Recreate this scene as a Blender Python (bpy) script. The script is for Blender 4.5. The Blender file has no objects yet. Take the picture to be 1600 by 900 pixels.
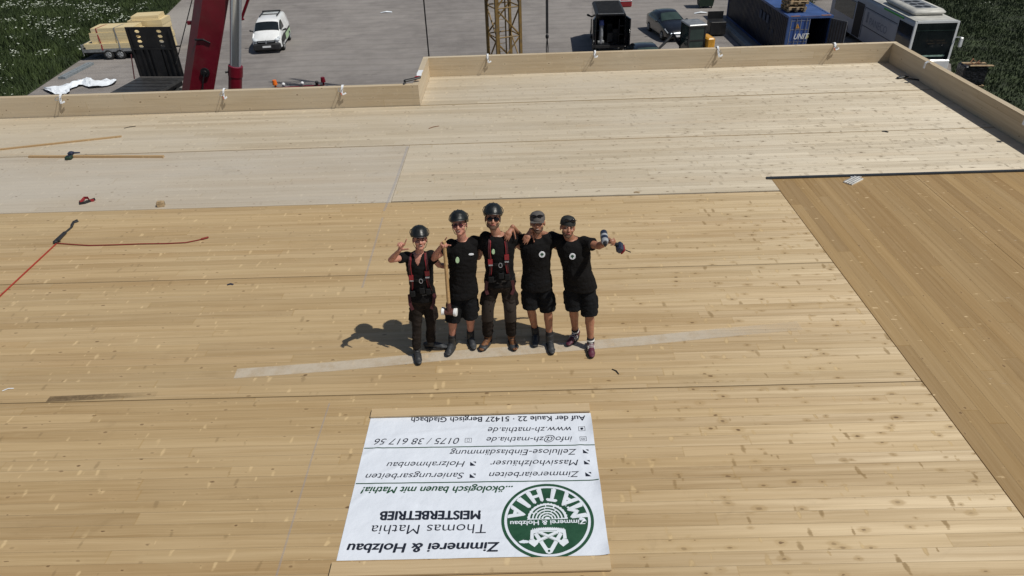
import bpy, bmesh, math, random
from mathutils import Vector, Matrix, noise
random.seed(7)
R = math.radians
SC = bpy.context.scene
COL = SC.collection

# ------------------------------------------------------------------ camera, sky, sun, exposure
CAM_H, FPX = 5.5, 1109.0
_p, _r, _y = R(32.704), R(-2.1535), R(1.1688)
def ray(px, py):
    x = (px-800)/FPX; y = -(py-450)/FPX
    c, s = math.cos(_r), math.sin(_r); x, y = c*x-s*y, s*x+c*y
    dx = x; dy = math.cos(_p)+y*math.sin(_p); dz = -math.sin(_p)+y*math.cos(_p)
    c, s = math.cos(_y), math.sin(_y)
    return Vector((c*dx-s*dy, s*dx+c*dy, dz))
def atz(px, py, z=0.0):
    d = ray(px, py); return Vector((0, 0, CAM_H))+d*((z-CAM_H)/d.z)
def aty(px, py, y):
    d = ray(px, py); return Vector((0, 0, CAM_H))+d*(y/d.y)
cd = bpy.data.cameras.new('camera'); cam = bpy.data.objects.new('camera', cd); COL.objects.link(cam)
c0 = ray(800, 450); ax = ray(800+FPX, 450)-c0; ay = ray(800, 450-FPX)-c0
cam.matrix_world = Matrix(((ax.x, ay.x, -c0.x, 0), (ax.y, ay.y, -c0.y, 0), (ax.z, ay.z, -c0.z, CAM_H), (0, 0, 0, 1)))
cd.sensor_width = 36; cd.lens = FPX/1600*36; cd.clip_start = 0.1; cd.clip_end = 2000
SC.camera = cam
SUN_EL, SUN_AZ = R(57), R(117)
w = bpy.data.worlds.new('World'); SC.world = w; w.use_nodes = True
nt = w.node_tree; bg = nt.nodes['Background']
sky = nt.nodes.new('ShaderNodeTexSky'); sky.sky_type = 'NISHITA'; sky.sun_disc = False
sky.sun_elevation = SUN_EL; sky.sun_rotation = SUN_AZ
nt.links.new(sky.outputs[0], bg.inputs[0]); bg.inputs[1].default_value = 0.05
sl = bpy.data.lights.new('sun', 'SUN'); sl.energy = 3.4; sl.angle = R(0.53); sl.color = (1, .965, .87)
so = bpy.data.objects.new('sun', sl); COL.objects.link(so)
sd = Vector((math.sin(SUN_AZ)*math.cos(SUN_EL), math.cos(SUN_AZ)*math.cos(SUN_EL), math.sin(SUN_EL)))
so.rotation_euler = sd.to_track_quat('Z', 'Y').to_euler(); so.location = (20, -20, 40)
SC.view_settings.view_transform = 'Standard'; SC.view_settings.look = 'None'
SC.view_settings.exposure = 0.06; SC.view_settings.gamma = 1

# ------------------------------------------------------------------ node helpers and materials
class NT:
    def __init__(self, name):
        self.m = bpy.data.materials.new(name); self.m.use_nodes = True
        self.t = self.m.node_tree; self.b = self.t.nodes['Principled BSDF']; self.out = self.t.nodes['Material Output']
    def n(self, typ, **kw):
        x = self.t.nodes.new('ShaderNode'+typ)
        for k, v in kw.items(): setattr(x, k, v)
        return x
    def put(self, sock, v):
        if isinstance(v, bpy.types.NodeSocket): self.t.links.new(v, sock)
        elif isinstance(v, (tuple, list)) and sock.type == 'RGBA' and len(v) == 3: sock.default_value = (*v, 1)
        else: sock.default_value = v
    def ma(self, op, a, b=0.0, c=0.0, clamp=False):
        x = self.n('Math', operation=op); x.use_clamp = clamp
        self.put(x.inputs[0], a); self.put(x.inputs[1], b); self.put(x.inputs[2], c); return x.outputs[0]
    def vec(self, x, y, z=0.0):
        q = self.n('CombineXYZ'); self.put(q.inputs[0], x); self.put(q.inputs[1], y); self.put(q.inputs[2], z); return q.outputs[0]
    def wn(self, v):
        q = self.n('TexWhiteNoise', noise_dimensions='3D'); self.put(q.inputs['Vector'], v); return q.outputs['Value']
    def noise(self, v, scale=1.0, detail=3.0, rough=.55, dist=0.0):
        q = self.n('TexNoise'); self.put(q.inputs['Vector'], v); q.inputs['Scale'].default_value = scale
        q.inputs['Detail'].default_value = detail; q.inputs['Roughness'].default_value = rough; q.inputs['Distortion'].default_value = dist
        return q.outputs['Fac']
    def mr(self, v, a, b, c=0.0, d=1.0, smooth=True):
        q = self.n('MapRange', interpolation_type='SMOOTHSTEP' if smooth else 'LINEAR'); q.clamp = True
        for i, z in enumerate((v, a, b, c, d)): self.put(q.inputs[i], z)
        return q.outputs[0]
    def mix(self, f, a, b, blend='MIX'):
        q = self.n('Mix', data_type='RGBA', blend_type=blend)
        self.put(q.inputs[0], f); self.put(q.inputs[6], a); self.put(q.inputs[7], b); return q.outputs[2]
    def bump(self, h, dist, strength=1.0):
        q = self.n('Bump'); q.inputs['Distance'].default_value = dist; q.inputs['Strength'].default_value = strength
        self.put(q.inputs['Height'], h); self.t.links.new(q.outputs[0], self.b.inputs['Normal'])
    def set(self, **kw):
        for k, v in kw.items(): self.put(self.b.inputs[k.replace('_', ' ')], v)

def plain(name, col, rough=.6, metal=0.0, var=.18, scale=6.0, bump=0.0, bscale=60.0, dirt=0.0, **kw):
    k = NT(name); tc = k.n('TexCoord').outputs['Object']
    f = k.noise(tc, scale, 4)
    c = k.mix(k.mr(f, .3, .7), tuple(x*(1-var) for x in col), tuple(min(1, x*(1+var)) for x in col))
    if dirt:
        d = k.noise(tc, scale*.45, 6, .7); c = k.mix(k.mr(d, .5, .75, 0, dirt), c, (.10, .085, .065))
    k.set(Base_Color=c, Roughness=k.mr(f, .2, .8, max(.02, rough-.08), min(1, rough+.08)), Metallic=metal)
    if bump: k.bump(k.noise(tc, bscale, 3), bump)
    for a, b in kw.items(): k.put(k.b.inputs[a.replace('_', ' ')], b)
    return k.m

def wood(name, lo, hi, white=(.62, .55, .44), wamt=0.0, bw=.145, bl=5.0, seed=0.0, aniso=.80, rough=.58, knot=1.0, spec=1.0, vary=.55, spk=1.0):
    """softwood boards: UV in metres, u along the grain, v across"""
    k = NT(name)
    uv = k.n('UVMap', uv_map='UVMap').outputs[0]
    s = k.n('SeparateXYZ'); k.put(s.inputs[0], uv); u, v = s.outputs[0], s.outputs[1]
    q = k.ma('DIVIDE', v, bw); row = k.ma('FLOOR', q); fv = k.ma('FRACT', q)
    r1 = k.wn(k.vec(row, seed, 1.3))
    uu = k.ma('DIVIDE', k.ma('ADD', u, k.ma('MULTIPLY', r1, 37.0)), k.ma('MULTIPLY_ADD', r1, bl*.8, bl*.6))
    seg = k.ma('FLOOR', uu); fu = k.ma('FRACT', uu)
    r2 = k.wn(k.vec(row, seg, seed+5)); r3 = k.wn(k.vec(row, seg, seed+9)); r4 = k.wn(k.vec(seg, row, seed+14))
    off = k.ma('MULTIPLY', r2, 57.0)
    warp = k.noise(k.vec(k.ma('MULTIPLY', u, 2.2), k.ma('MULTIPLY', v, 7.0), off), 1.0, 2)
    vw = k.ma('ADD', v, k.ma('MULTIPLY', warp, .035))
    g1 = k.noise(k.vec(k.ma('MULTIPLY', u, .8), k.ma('MULTIPLY', vw, 70.0), off), 1.0, 3, .6)
    g2 = k.noise(k.vec(k.ma('MULTIPLY', u, .45), k.ma('MULTIPLY', vw, 17.0), off), 1.0, 2, .5)
    tone = k.ma('ADD', k.ma('ADD', k.ma('MULTIPLY', g1, .48), k.ma('MULTIPLY', g2, .55)), k.ma('MULTIPLY', k.ma('SUBTRACT', r2, .5), .40*vary))
    c = k.mix(k.mr(tone, .24, .80, smooth=False), lo, hi)
    # heartwood boards a little redder
    c = k.mix(k.mr(r3, .80, 1.0, 0, .30*vary), c, tuple(a*b for a, b in zip(lo, (.98, .82, .66))))
    big = k.noise(k.vec(k.ma('MULTIPLY', u, .25), k.ma('MULTIPLY', v, .6), seed), 1.0, 4, .6)
    c = k.mix(k.mr(big, .35, .72, max(0, wamt-.28), min(1, wamt+.18)), c, white)
    # knots: round ones and spikes that run across the board, their lustre put into the colour
    ang = k.noise(k.vec(k.ma('MULTIPLY', u, 3.0), k.ma('MULTIPLY', v, 3.0), off), 1.0, 1)
    ku = k.ma('ADD', u, k.ma('MULTIPLY', k.ma('SUBTRACT', ang, .5), .10))
    wob = k.noise(k.vec(k.ma('MULTIPLY', u, 14.0), k.ma('MULTIPLY', v, 30.0), off), 1.0, 2)
    def knots(su, sv, sd, r0, r1, thr):
        kv = k.n('TexVoronoi', voronoi_dimensions='2D', feature='F1')
        k.put(kv.inputs['Vector'], k.vec(k.ma('ADD', k.ma('MULTIPLY', ku, su), k.ma('MULTIPLY', r1_, 91.0)), k.ma('MULTIPLY_ADD', v, sv, sd)))
        kv.inputs['Scale'].default_value = 1.0; kv.inputs['Randomness'].default_value = 1.0
        dd = k.ma('ADD', kv.outputs['Distance'], k.ma('ADD', k.ma('MULTIPLY', k.ma('SUBTRACT', g1, .5), .12), k.ma('MULTIPLY', k.ma('SUBTRACT', wob, .5), .16)))
        sel = k.wn(kv.outputs['Color']); on = k.ma('GREATER_THAN', sel, thr); size = k.ma('MULTIPLY_ADD', k.wn(k.vec(sel, 7.0, sd)), r1, r0)
        return dd, sel, on, size
    r1_ = r1
    dd, sel, on, size = knots(3.0, 1/bw*.75, seed, .015, .085*knot, .35)
    km = k.ma('MULTIPLY', k.mr(dd, k.ma('MULTIPLY', size, .45), size, 1, 0), on)
    halo = k.ma('MULTIPLY', k.mr(dd, size, k.ma('MULTIPLY_ADD', size, 2.0, .09), 1, 0), on)
    d2, sel2, on2, size2 = knots(6.2, 2.1, seed+4.4, .04, .17*knot, .22)
    spike = k.ma('MULTIPLY', k.mr(d2, k.ma('MULTIPLY', size2, .3), size2, 1, 0), on2)
    spike = k.ma('MULTIPLY', spike, k.mr(k.noise(k.vec(k.ma('MULTIPLY', u, 9.0), k.ma('MULTIPLY', v, 5.0), off), 1.0, 2), .34, .54))
    c = k.mix(k.ma('MULTIPLY', halo, .10), c, tuple(min(1, x*1.15) for x in hi))
    lt = k.ma('GREATER_THAN', k.wn(k.vec(sel2, 5.0, seed)), .30)
    c = k.mix(k.ma('MULTIPLY', spike, k.ma('MULTIPLY', lt, .52*spk)), c, tuple(min(1, x*q) for x, q in zip(hi, (1.30, 1.32, 1.30))))  # light spikes, and dark ones next, imitate the knots' lustre by colour
    c = k.mix(k.ma('MULTIPLY', spike, k.ma('MULTIPLY', k.ma('SUBTRACT', 1.0, lt), .42*spk)), c, tuple(x*.62 for x in lo))
    c = k.mix(k.ma('MULTIPLY', km, k.ma('MULTIPLY_ADD', k.wn(k.vec(sel, 3.0, seed)), .65, .20)), c, (.12, .062, .026))
    # small dark resin streaks and cracks running with the grain
    st = k.noise(k.vec(k.ma('MULTIPLY', u, 1.3), k.ma('MULTIPLY', v, 120.0), k.ma('ADD', off, 3.0)), 1.0, 2, .5)
    c = k.mix(k.mr(st, .70, .80, 0, .45), c, tuple(x*.5 for x in lo))
    sc = k.noise(k.vec(k.ma('MULTIPLY', u, 1.1), k.ma('MULTIPLY', v, 1.9), seed+2.0), 1.0, 6, .72, .8)
    c = k.mix(k.mr(sc, .58, .74, 0, .22), c, tuple(x*.62 for x in lo)); c = k.mix(k.mr(sc, .40, .28, 0, .20), c, white)
    # board edges and end joints
    e = k.ma('MINIMUM', fv, k.ma('SUBTRACT', 1.0, fv)); ew = .010
    ed = k.mr(e, ew*.4, ew, 1, 0)
    c = k.mix(k.ma('MULTIPLY', ed, k.ma('MULTIPLY_ADD', r4, .42, .05)), c, tuple(x*.32 for x in lo))
    j = k.ma('MULTIPLY', k.ma('MINIMUM', fu, k.ma('SUBTRACT', 1.0, fu)), bl)
    jn = k.mr(j, .004, .010, 1, 0)
    c = k.mix(k.ma('MULTIPLY', jn, .35), c, tuple(a*b for a, b in zip(hi, (.62, .52, .30))))
    rr = k.ma('ADD', rough-.06, k.ma('MULTIPLY', r3, .14))
    k.set(Base_Color=c, Roughness=rr, Anisotropic=aniso)
    k.put(k.b.inputs['Specular IOR Level'], k.ma('MULTIPLY', k.ma('MULTIPLY_ADD', r4, spec*.7, spec*.65), k.mr(g2, .25, .75, .7, 1.3)))
    k.put(k.b.inputs['Specular Tint'], (1, .93, .80))
    tg = k.n('Tangent', direction_type='UV_MAP', uv_map='UVMap'); k.t.links.new(tg.outputs[0], k.b.inputs['Tangent'])
    k.put(k.b.inputs['Anisotropic Rotation'], k.ma('SUBTRACT', .25, k.ma('MULTIPLY', k.ma('MAXIMUM', k.ma('MULTIPLY', halo, .30), spike), .25)))
    cup = k.ma('MULTIPLY', k.ma('SUBTRACT', fv, .5), k.ma('MULTIPLY', k.ma('SUBTRACT', r4, .5), 1.2))
    h = k.ma('SUBTRACT', k.ma('ADD', cup, k.ma('MULTIPLY', g1, .22)), k.ma('MULTIPLY', ed, .6))
    h = k.ma('ADD', h, k.ma('MULTIPLY', warp, .7))
    k.bump(h, .0045, .8)
    return k.m

def overlay(name, col, amt, scale=20.0, fade=None):
    """thin mark lying on the deck: chalk, dust, stain"""
    k = NT(name); uv = k.n('UVMap', uv_map='UVMap').outputs[0]; tc = k.n('TexCoord').outputs['Object']
    s = k.n('SeparateXYZ'); k.put(s.inputs[0], uv)
    f = k.mr(k.noise(tc, scale, 4, .7), .25, .65, amt*.55, amt)
    edge = k.mr(k.ma('MINIMUM', s.outputs[1], k.ma('SUBTRACT', 1.0, s.outputs[1])), 0, .12)
    f = k.ma('MULTIPLY', f, edge)
    if fade: f = k.ma('MULTIPLY', f, k.mr(s.outputs[0], fade[0], fade[1], 1, fade[2]))
    k.set(Base_Color=col, Roughness=.85, Alpha=f)
    return k.m

def ground_mat():
    k = NT('gravel'); p = k.n('TexCoord').outputs['Object']
    s = k.n('SeparateXYZ'); k.put(s.inputs[0], p)
    big = k.noise(p, .12, 5, .6, .6); mid = k.noise(p, .9, 5, .65)
    fine = k.noise(p, 16.0, 3, .7); grit = k.noise(p, 55.0, 2, .7)
    c = k.mix(k.mr(k.ma('ADD', k.ma('MULTIPLY', big, .6), k.ma('MULTIPLY', mid, .4)), .32, .68), (.178, .161, .153), (.298, .272, .256))
    # wheel tracks: long curved bands
    wv = k.n('TexWave', wave_type='BANDS', bands_direction='Y'); k.put(wv.inputs['Vector'], k.vec(k.ma('MULTIPLY', s.outputs[0], .32), s.outputs[1], 0))
    wv.inputs['Scale'].default_value = .22; wv.inputs['Distortion'].default_value = 9.0; wv.inputs['Detail'].default_value = 3.0; wv.inputs['Detail Scale'].default_value = .55
    c = k.mix(k.mr(k.ma('MULTIPLY', wv.outputs['Fac'], k.noise(p, .5, 3)), .32, .58, 0, .48), c, (.268, .246, .238))
    wv2 = k.n('TexWave', wave_type='RINGS'); k.put(wv2.inputs['Vector'], k.vec(k.ma('ADD', s.outputs[0], 22.0), k.ma('ADD', s.outputs[1], -30.0), 0))
    wv2.inputs['Scale'].default_value = .25; wv2.inputs['Distortion'].default_value = 2.5; wv2.inputs['Detail'].default_value = 4.0
    c = k.mix(k.mr(wv2.outputs['Fac'], .75, 1.0, 0, .18), c, (.105, .094, .09))
    c = k.mix(k.mr(fine, .55, .75, 0, .35), c, (.29, .27, .25)); c = k.mix(k.mr(fine, .42, .28, 0, .3), c, (.08, .07, .066))
    c = k.mix(k.mr(grit, .6, .8, 0, .3), c, (.33, .31, .29))
    damp = k.noise(p, .35, 4, .7, 1.0); c = k.mix(k.mr(damp, .62, .74, 0, .35), c, (.085, .075, .07))
    # dry sandy spill at the far left edge of the yard
    sx = k.ma('ADD', k.ma('POWER', k.ma('DIVIDE', k.ma('ADD', s.outputs[0], 26.0), 5.0), 2.0), k.ma('POWER', k.ma('DIVIDE', k.ma('SUBTRACT', s.outputs[1], 57.0), 7.0), 2.0))
    c = k.mix(k.mr(k.ma('ADD', sx, k.ma('MULTIPLY', mid, 1.2)), .8, 1.9, .6, 0), c, (.38, .35, .32))
    k.set(Base_Color=c, Roughness=.92); k.bump(k.ma('ADD', fine, k.ma('MULTIPLY', grit, .6)), .03)
    return k.m

M = {}
GOLD_LO, GOLD_HI = (.312, .202, .093), (.56, .408, .225)
M['gold'] = wood('spruce_golden', GOLD_LO, GOLD_HI, (.52, .40, .23), .08, seed=3.0)
M['gold2'] = wood('spruce_golden_b', (.322, .211, .099), (.57, .418, .236), (.54, .43, .26), .16, seed=23.0)
M['pale'] = wood('spruce_bleached', (.385, .305, .20), (.58, .49, .36), (.565, .50, .405), .52, seed=11.0, bw=.14, vary=.95, knot=1.35, spk=.55)
M['grey'] = wood('spruce_greyed', (.38, .305, .215), (.53, .455, .355), (.52, .47, .40), .62, seed=17.0, bw=.14, vary=.6, spk=.55)
M['brown'] = wood('spruce_brown_no_sheen', (.272, .166, .068), (.44, .296, .14), (.40, .30, .17), .06, seed=31.0, bw=.19, vary=.7, knot=.5)  # same spruce, colour darkened where the boards show no sheen
M['rim'] = wood('spruce_parapet', (.40, .30, .185), (.60, .485, .33), (.60, .53, .42), .35, seed=41.0, bw=.17, bl=5, vary=.4, knot=.8, spk=.25)
M['batten'] = wood('batten_wood', (.34, .225, .11), (.58, .43, .25), (.58, .48, .33), .10, seed=53.0, bw=.3, bl=9, knot=1.3)
M['slat'] = wood('slat_wood', (.36, .22, .10), (.52, .36, .19), seed=59.0, bw=.3, bl=9)
M['pack'] = wood('packed_boards', (.58, .46, .24), (.78, .64, .38), (.8, .7, .48), .2, seed=67.0, bw=.2, bl=4, knot=.4)
M['ash'] = plain('ash_handle', (.50, .32, .15), .45, var=.15, scale=20)
M['gravel'] = ground_mat()
M['soil'] = plain('meadow_soil', (.030, .042, .016), .95, var=.5, scale=1.2)
M['black_steel'] = plain('black_steel', (.018, .018, .020), .5, .3, dirt=.25, scale=3)
M['dark_steel'] = plain('dark_steel', (.06, .06, .062), .5, .5, dirt=.3)
M['steel'] = plain('steel', (.42, .42, .43), .35, .9)
M['chrome'] = plain('chrome', (.66, .74, .84), .20, .92, var=.02, scale=.4)
M['galv'] = plain('galvanised', (.36, .37, .38), .5, .7)
M['red_paint'] = plain('red_paint', (.15, .005, .016), .35, var=.15, scale=2, dirt=.25)
M['white_paint'] = plain('white_paint', (.78, .79, .80), .28, var=.04, scale=2, Coat_Weight=.5)
M['dirty_white'] = plain('dirty_white', (.52, .51, .47), .5, var=.12, scale=1.5, dirt=.5)
M['bus_side'] = plain('bus_side', (.42, .43, .46), .4, var=.06, scale=1)
M['black_paint'] = plain('black_paint', (.010, .011, .014), .22, var=.2, scale=3, Coat_Weight=.7)
M['glass'] = plain('dark_glass', (.012, .016, .018), .06, var=.2, scale=2)
M['glass_g'] = plain('green_glass', (.035, .055, .05), .05, var=.2, scale=2)
M['rubber'] = plain('rubber', (.018, .018, .018), .8)
M['plastic'] = plain('black_plastic', (.022, .022, .024), .5)
M['lamp'] = plain('lamp_glass', (.62, .66, .70), .1)
M['amber'] = plain('amber_lens', (.75, .16, .02), .25)
M['yellow_steel'] = plain('yellow_steel', (.19, .115, .030), .6, dirt=.85, scale=5)
M['yellow'] = plain('machine_yellow', (.62, .30, .03), .4, dirt=.25)
M['blue'] = plain('container_shade_blue', (.006, .0105, .030), .45, dirt=.45, scale=1.3)  # side paint darkened: the shade on the long side is in the colour
M['blue_door'] = plain('container_door_blue', (.030, .075, .26), .45, dirt=.3, scale=1.5)  # same paint without the shade darkening of the sides
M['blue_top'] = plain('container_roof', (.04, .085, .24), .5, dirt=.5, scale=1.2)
M['rust'] = plain('rust', (.22, .10, .05), .8)
M['cont_in'] = plain('container_inside', (.05, .04, .032), .8)
M['white'] = plain('white_mark', (.75, .76, .78), .5, var=.03)
M['grey_mark'] = plain('grey_mark', (.24, .25, .28), .6)
M['bin'] = plain('bin_green', (.014, .035, .022), .6)
M['pallet'] = plain('pallet_wood', (.36, .26, .15), .8, var=.3, scale=9)
M['film'] = plain('black_film', (.02, .02, .024), .16, var=.2, bump=.05, bscale=7)
M['sheet'] = plain('white_sheet', (.78, .82, .88), .5, var=.04)
M['kerb'] = plain('grey_beam', (.20, .225, .245), .7)
M['concrete'] = plain('wall_board', (.45, .36, .24), .8)
M['fl'] = plain('flashing', (.028, .034, .042), .45)
M['rope_red'] = plain('red_rope', (.33, .03, .018), .8, var=.3, scale=60)
M['strap_red'] = plain('red_strap', (.26, .016, .022), .6, var=.15, scale=30)
M['strap_dk'] = plain('dark_red_strap', (.055, .008, .011), .7)
M['strap_wh'] = plain('white_strap', (.74, .76, .80), .6, var=.06)
M['orange'] = plain('orange_tag', (.65, .14, .05), .6)
M['green'] = plain('green_plastic', (.05, .32, .05), .4)
M['lime'] = plain('lime_badge', (.42, .58, .36), .5)
M['paper'] = plain('paper', (.62, .60, .55), .8)
M['vinyl'] = plain('banner_vinyl', (.70, .74, .82), .42, var=.025, scale=2, bump=.012, bscale=5)
M['ink'] = plain('dark_ink', (.012, .016, .030), .5)
M['ink_green'] = plain('green_ink', (.016, .070, .035), .5)
M['ink_white'] = plain('white_ink', (.70, .74, .80), .5, var=.03)
M['skin'] = plain('skin', (.42, .205, .135), .5, var=.14, scale=14, Subsurface_Weight=.08)
M['skin_tan'] = plain('tanned_skin', (.34, .155, .095), .5, var=.14, scale=14, Subsurface_Weight=.08)
M['skin_pink'] = plain('pink_skin', (.50, .235, .17), .5, var=.14, scale=14, Subsurface_Weight=.08)
M['black_cloth'] = plain('black_cotton', (.0065, .006, .0065), .9, var=.3, scale=9, bump=.01, bscale=30, Specular_IOR_Level=.18)
M['shorts_cloth'] = plain('black_canvas', (.007, .0075, .009), .9, var=.3, scale=9, bump=.01, bscale=35, Specular_IOR_Level=.18)
M['trouser_cloth'] = plain('brown_black_canvas', (.017, .0125, .0105), .9, var=.35, scale=7, bump=.012, bscale=35, Specular_IOR_Level=.2)
M['patch'] = plain('knee_patch', (.026, .019, .016), .85)
M['helmet'] = plain('helmet_shell', (.009, .011, .012), .38, var=.3, scale=14, dirt=.08, bump=.004, bscale=25, Specular_IOR_Level=.4)
M['cap_grey'] = plain('grey_cap', (.10, .09, .085), .85)
M['cap_black'] = plain('black_cap', (.016, .018, .017), .75)
M['boot'] = plain('boot_leather', (.028, .030, .034), .6, var=.3)
M['boot_br'] = plain('brown_boot', (.15, .062, .024), .65, var=.3, scale=20)
M['sole'] = plain('rubber_sole', (.03, .03, .032), .7)
M['sneaker'] = plain('burgundy_sneaker', (.085, .012, .030), .6)
M['sock'] = plain('sock', (.02, .02, .024), .9)
M['pouch'] = plain('black_pouch', (.010, .010, .011), .85, Specular_IOR_Level=.2)
M['hair'] = plain('brown_hair', (.045, .024, .014), .7)
M['beard'] = plain('beard', (.10, .055, .035), .8)
M['lip'] = plain('lips', (.30, .09, .07), .5)
M['teeth'] = plain('teeth', (.50, .45, .39), .3)
M['eye'] = plain('eye', (.10, .07, .06), .3)
M['lens'] = plain('sunglass_lens', (.006, .005, .008), .12, Specular_IOR_Level=.35)
M['lens_red'] = plain('red_lens', (.07, .012, .02), .1)
M['drill'] = plain('drill_body', (.022, .028, .055), .4)
M['drill_gr'] = plain('drill_grey', (.36, .37, .39), .4)
M['mallet'] = plain('mallet_head', (.085, .028, .022), .5)
M['nylon'] = plain('white_nylon', (.80, .80, .80), .4, var=.03)
M['chalk_blue'] = overlay('blue_chalk', (.40, .41, .48), .26, 22)
M['dust'] = overlay('pale_dust', (.66, .59, .49), .60, 5, (.75, 1.0, .30))
M['stain'] = overlay('dark_stain', (.11, .072, .038), .58, 14, (.25, 1.0, .15))

# ------------------------------------------------------------------ mesh helpers
def basis(d, side=None):
    d = d.normalized()
    if side is None: side = Vector((1, 0, 0)) if abs(d.x) < .8 else Vector((0, 1, 0))
    s = (side-d*side.dot(d)).normalized()
    return s, d.cross(s), d

class MB:
    def __init__(self): self.v = []; self.f = []; self.uv = {}; self.mi = {}; self.cur = 0
    def face(self, idx, uv=None):
        if uv: self.uv[len(self.f)] = uv
        if self.cur: self.mi[len(self.f)] = self.cur
        self.f.append(list(idx))
    def add(self, verts, faces):
        b = len(self.v); self.v += [Vector(p) for p in verts]
        for f in faces: self.face([i+b for i in f])
    def quad(self, a, b, c, d, uv=None):
        n = len(self.v); self.v += [Vector(a), Vector(b), Vector(c), Vector(d)]; self.face((n, n+1, n+2, n+3), uv)
    def box(self, x0, x1, y0, y1, z0, z1, grain=0, m=None):
        P = [Vector((x, y, z)) for x in (x0, x1) for y in (y0, y1) for z in (z0, z1)]
        n = len(self.v); self.v += [m @ p for p in P] if m else P
        for f, nx in (((0, 1, 3, 2), 0), ((4, 6, 7, 5), 0), ((0, 4, 5, 1), 1), ((2, 3, 7, 6), 1), ((0, 2, 6, 4), 2), ((1, 5, 7, 3), 2)):
            axs = [a for a in (0, 1, 2) if a != nx]
            ua = grain if grain in axs else axs[0]; va = [a for a in axs if a != ua][0]
            self.face([n+i for i in f], [(P[i][ua], P[i][va]+nx*7.31) for i in f])
        return self
    def bbox(self, x0, x1, y0, y1, z0, z1, r=.02, m=None):
        """box with chamfered vertical-profile edges (octagonal rings)"""
        rings = []
        for z, i in ((z0, r), (z0+r, 0), (z1-r, 0), (z1, r)):
            a, b, c, d = x0+i, x1-i, y0+i, y1-i
            rings.append([(a+r, c, z), (b-r, c, z), (b, c+r, z), (b, d-r, z), (b-r, d, z), (a+r, d, z), (a, d-r, z), (a, c+r, z)])
        rings = [[(m @ Vector(p)) if m else Vector(p) for p in q] for q in rings]
        self.loft(rings); return self
    def loft(self, rings, cap0=True, cap1=True):
        n = len(self.v); k = len(rings[0])
        for q in rings: self.v += [Vector(p) for p in q]
        for i in range(len(rings)-1):
            for j in range(k):
                a = n+i*k+j; b = n+i*k+(j+1) % k
                self.face((a, b, b+k, a+k))
        if cap0: self.face([n+j for j in reversed(range(k))])
        if cap1: self.face([n+(len(rings)-1)*k+j for j in range(k)])
    def ring(self, c, s, t, rx, ry, n=16): return [c+s*(rx*math.cos(2*math.pi*i/n))+t*(ry*math.sin(2*math.pi*i/n)) for i in range(n)]
    def cyl(self, p0, p1, r0, r1=None, n=12, flat=1.0, side=None):
        p0, p1 = Vector(p0), Vector(p1); r1 = r0 if r1 is None else r1
        s, t, d = basis(p1-p0, side)
        self.loft([self.ring(p0, s, t, r0, r0*flat, n), self.ring(p1, s, t, r1, r1*flat, n)]); return self
    def cone(self, p0, p1, r0, r1, n=14, flat=1.0, side=None):
        """capsule with round ends"""
        p0, p1 = Vector(p0), Vector(p1); s, t, d = basis(p1-p0, side)
        q = []
        for a in (-80, -50, -20): q.append(self.ring(p0+d*(r0*math.sin(R(a))), s, t, r0*math.cos(R(a)), r0*math.cos(R(a))*flat, n))
        for a in (20, 50, 80): q.append(self.ring(p1+d*(r1*math.sin(R(a))), s, t, r1*math.cos(R(a)), r1*math.cos(R(a))*flat, n))
        self.loft(q); return self
    def ball(self, c, rx, ry=None, rz=None, m=None, n=16, k=10, lo=-90, hi=90):
        ry = rx if ry is None else ry; rz = rx if rz is None else rz; c = Vector(c); q = []
        for i in range(k+1):
            a = R(lo+(hi-lo)*i/k); a = max(min(a, R(88)), R(-88))
            rg = [Vector((rx*math.cos(a)*math.cos(2*math.pi*j/n), ry*math.cos(a)*math.sin(2*math.pi*j/n), rz*math.sin(a))) for j in range(n)]
            q.append([(m @ (c+p)) if m else c+p for p in rg])
        self.loft(q); return self
    def tube(self, pts, r, n=8):
        pts = [Vector(p) for p in pts]; q = []; s = None
        for i, p in enumerate(pts):
            d = (pts[min(i+1, len(pts)-1)]-pts[max(i-1, 0)])
            s, t, d = basis(d, s); q.append(self.ring(p, s, t, r, r, n))
        self.loft(q); return self
    def ribbon(self, pts, wdir, w, th=.004, nrm=None):
        """flat strap along points; wdir across, th thick"""
        q = []; pts = [Vector(p) for p in pts]
        for i, p in enumerate(pts):
            d = (pts[min(i+1, len(pts)-1)]-pts[max(i-1, 0)]).normalized()
            wv = Vector(wdir); wv = (wv-d*wv.dot(d)).normalized(); nn = d.cross(wv)
            q.append([p-wv*w/2-nn*th/2, p+wv*w/2-nn*th/2, p+wv*w/2+nn*th/2, p-wv*w/2+nn*th/2])
        self.loft(q); return self
    def prism(self, poly, h, m):
        """polygon in local xy, extruded h along local z, placed with matrix m"""
        a = [m @ Vector((x, y, 0)) for x, y in poly]; b = [m @ Vector((x, y, h)) for x, y in poly]
        self.loft([a, b]); return self
    def mesh(self, name, mats, origin=None, smooth=None):
        me = bpy.data.meshes.new(name); o = Vector(origin) if origin is not None else Vector()
        me.from_pydata([tuple(p-o) for p in self.v], [], self.f)
        if self.uv:
            lay = me.uv_layers.new(name='UVMap')
            for i, uv in self.uv.items():
                st = me.polygons[i].loop_start
                for j, q in enumerate(uv): lay.data[st+j].uv = q
        for x in (mats if isinstance(mats, (list, tuple)) else [mats]): me.materials.append(x)
        for i, k in self.mi.items(): me.polygons[i].material_index = k
        bm = bmesh.new(); bm.from_mesh(me); bmesh.ops.recalc_face_normals(bm, faces=bm.faces); bm.to_mesh(me); bm.free()
        if smooth is not None:
            for p in me.polygons: p.use_smooth = True
            me.set_sharp_from_angle(angle=R(smooth))
        return me
    def build(self, name, mats, parent=None, origin=None, smooth=None):
        me = self.mesh(name, mats, origin, smooth)
        return link(name, me, parent, origin)

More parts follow.
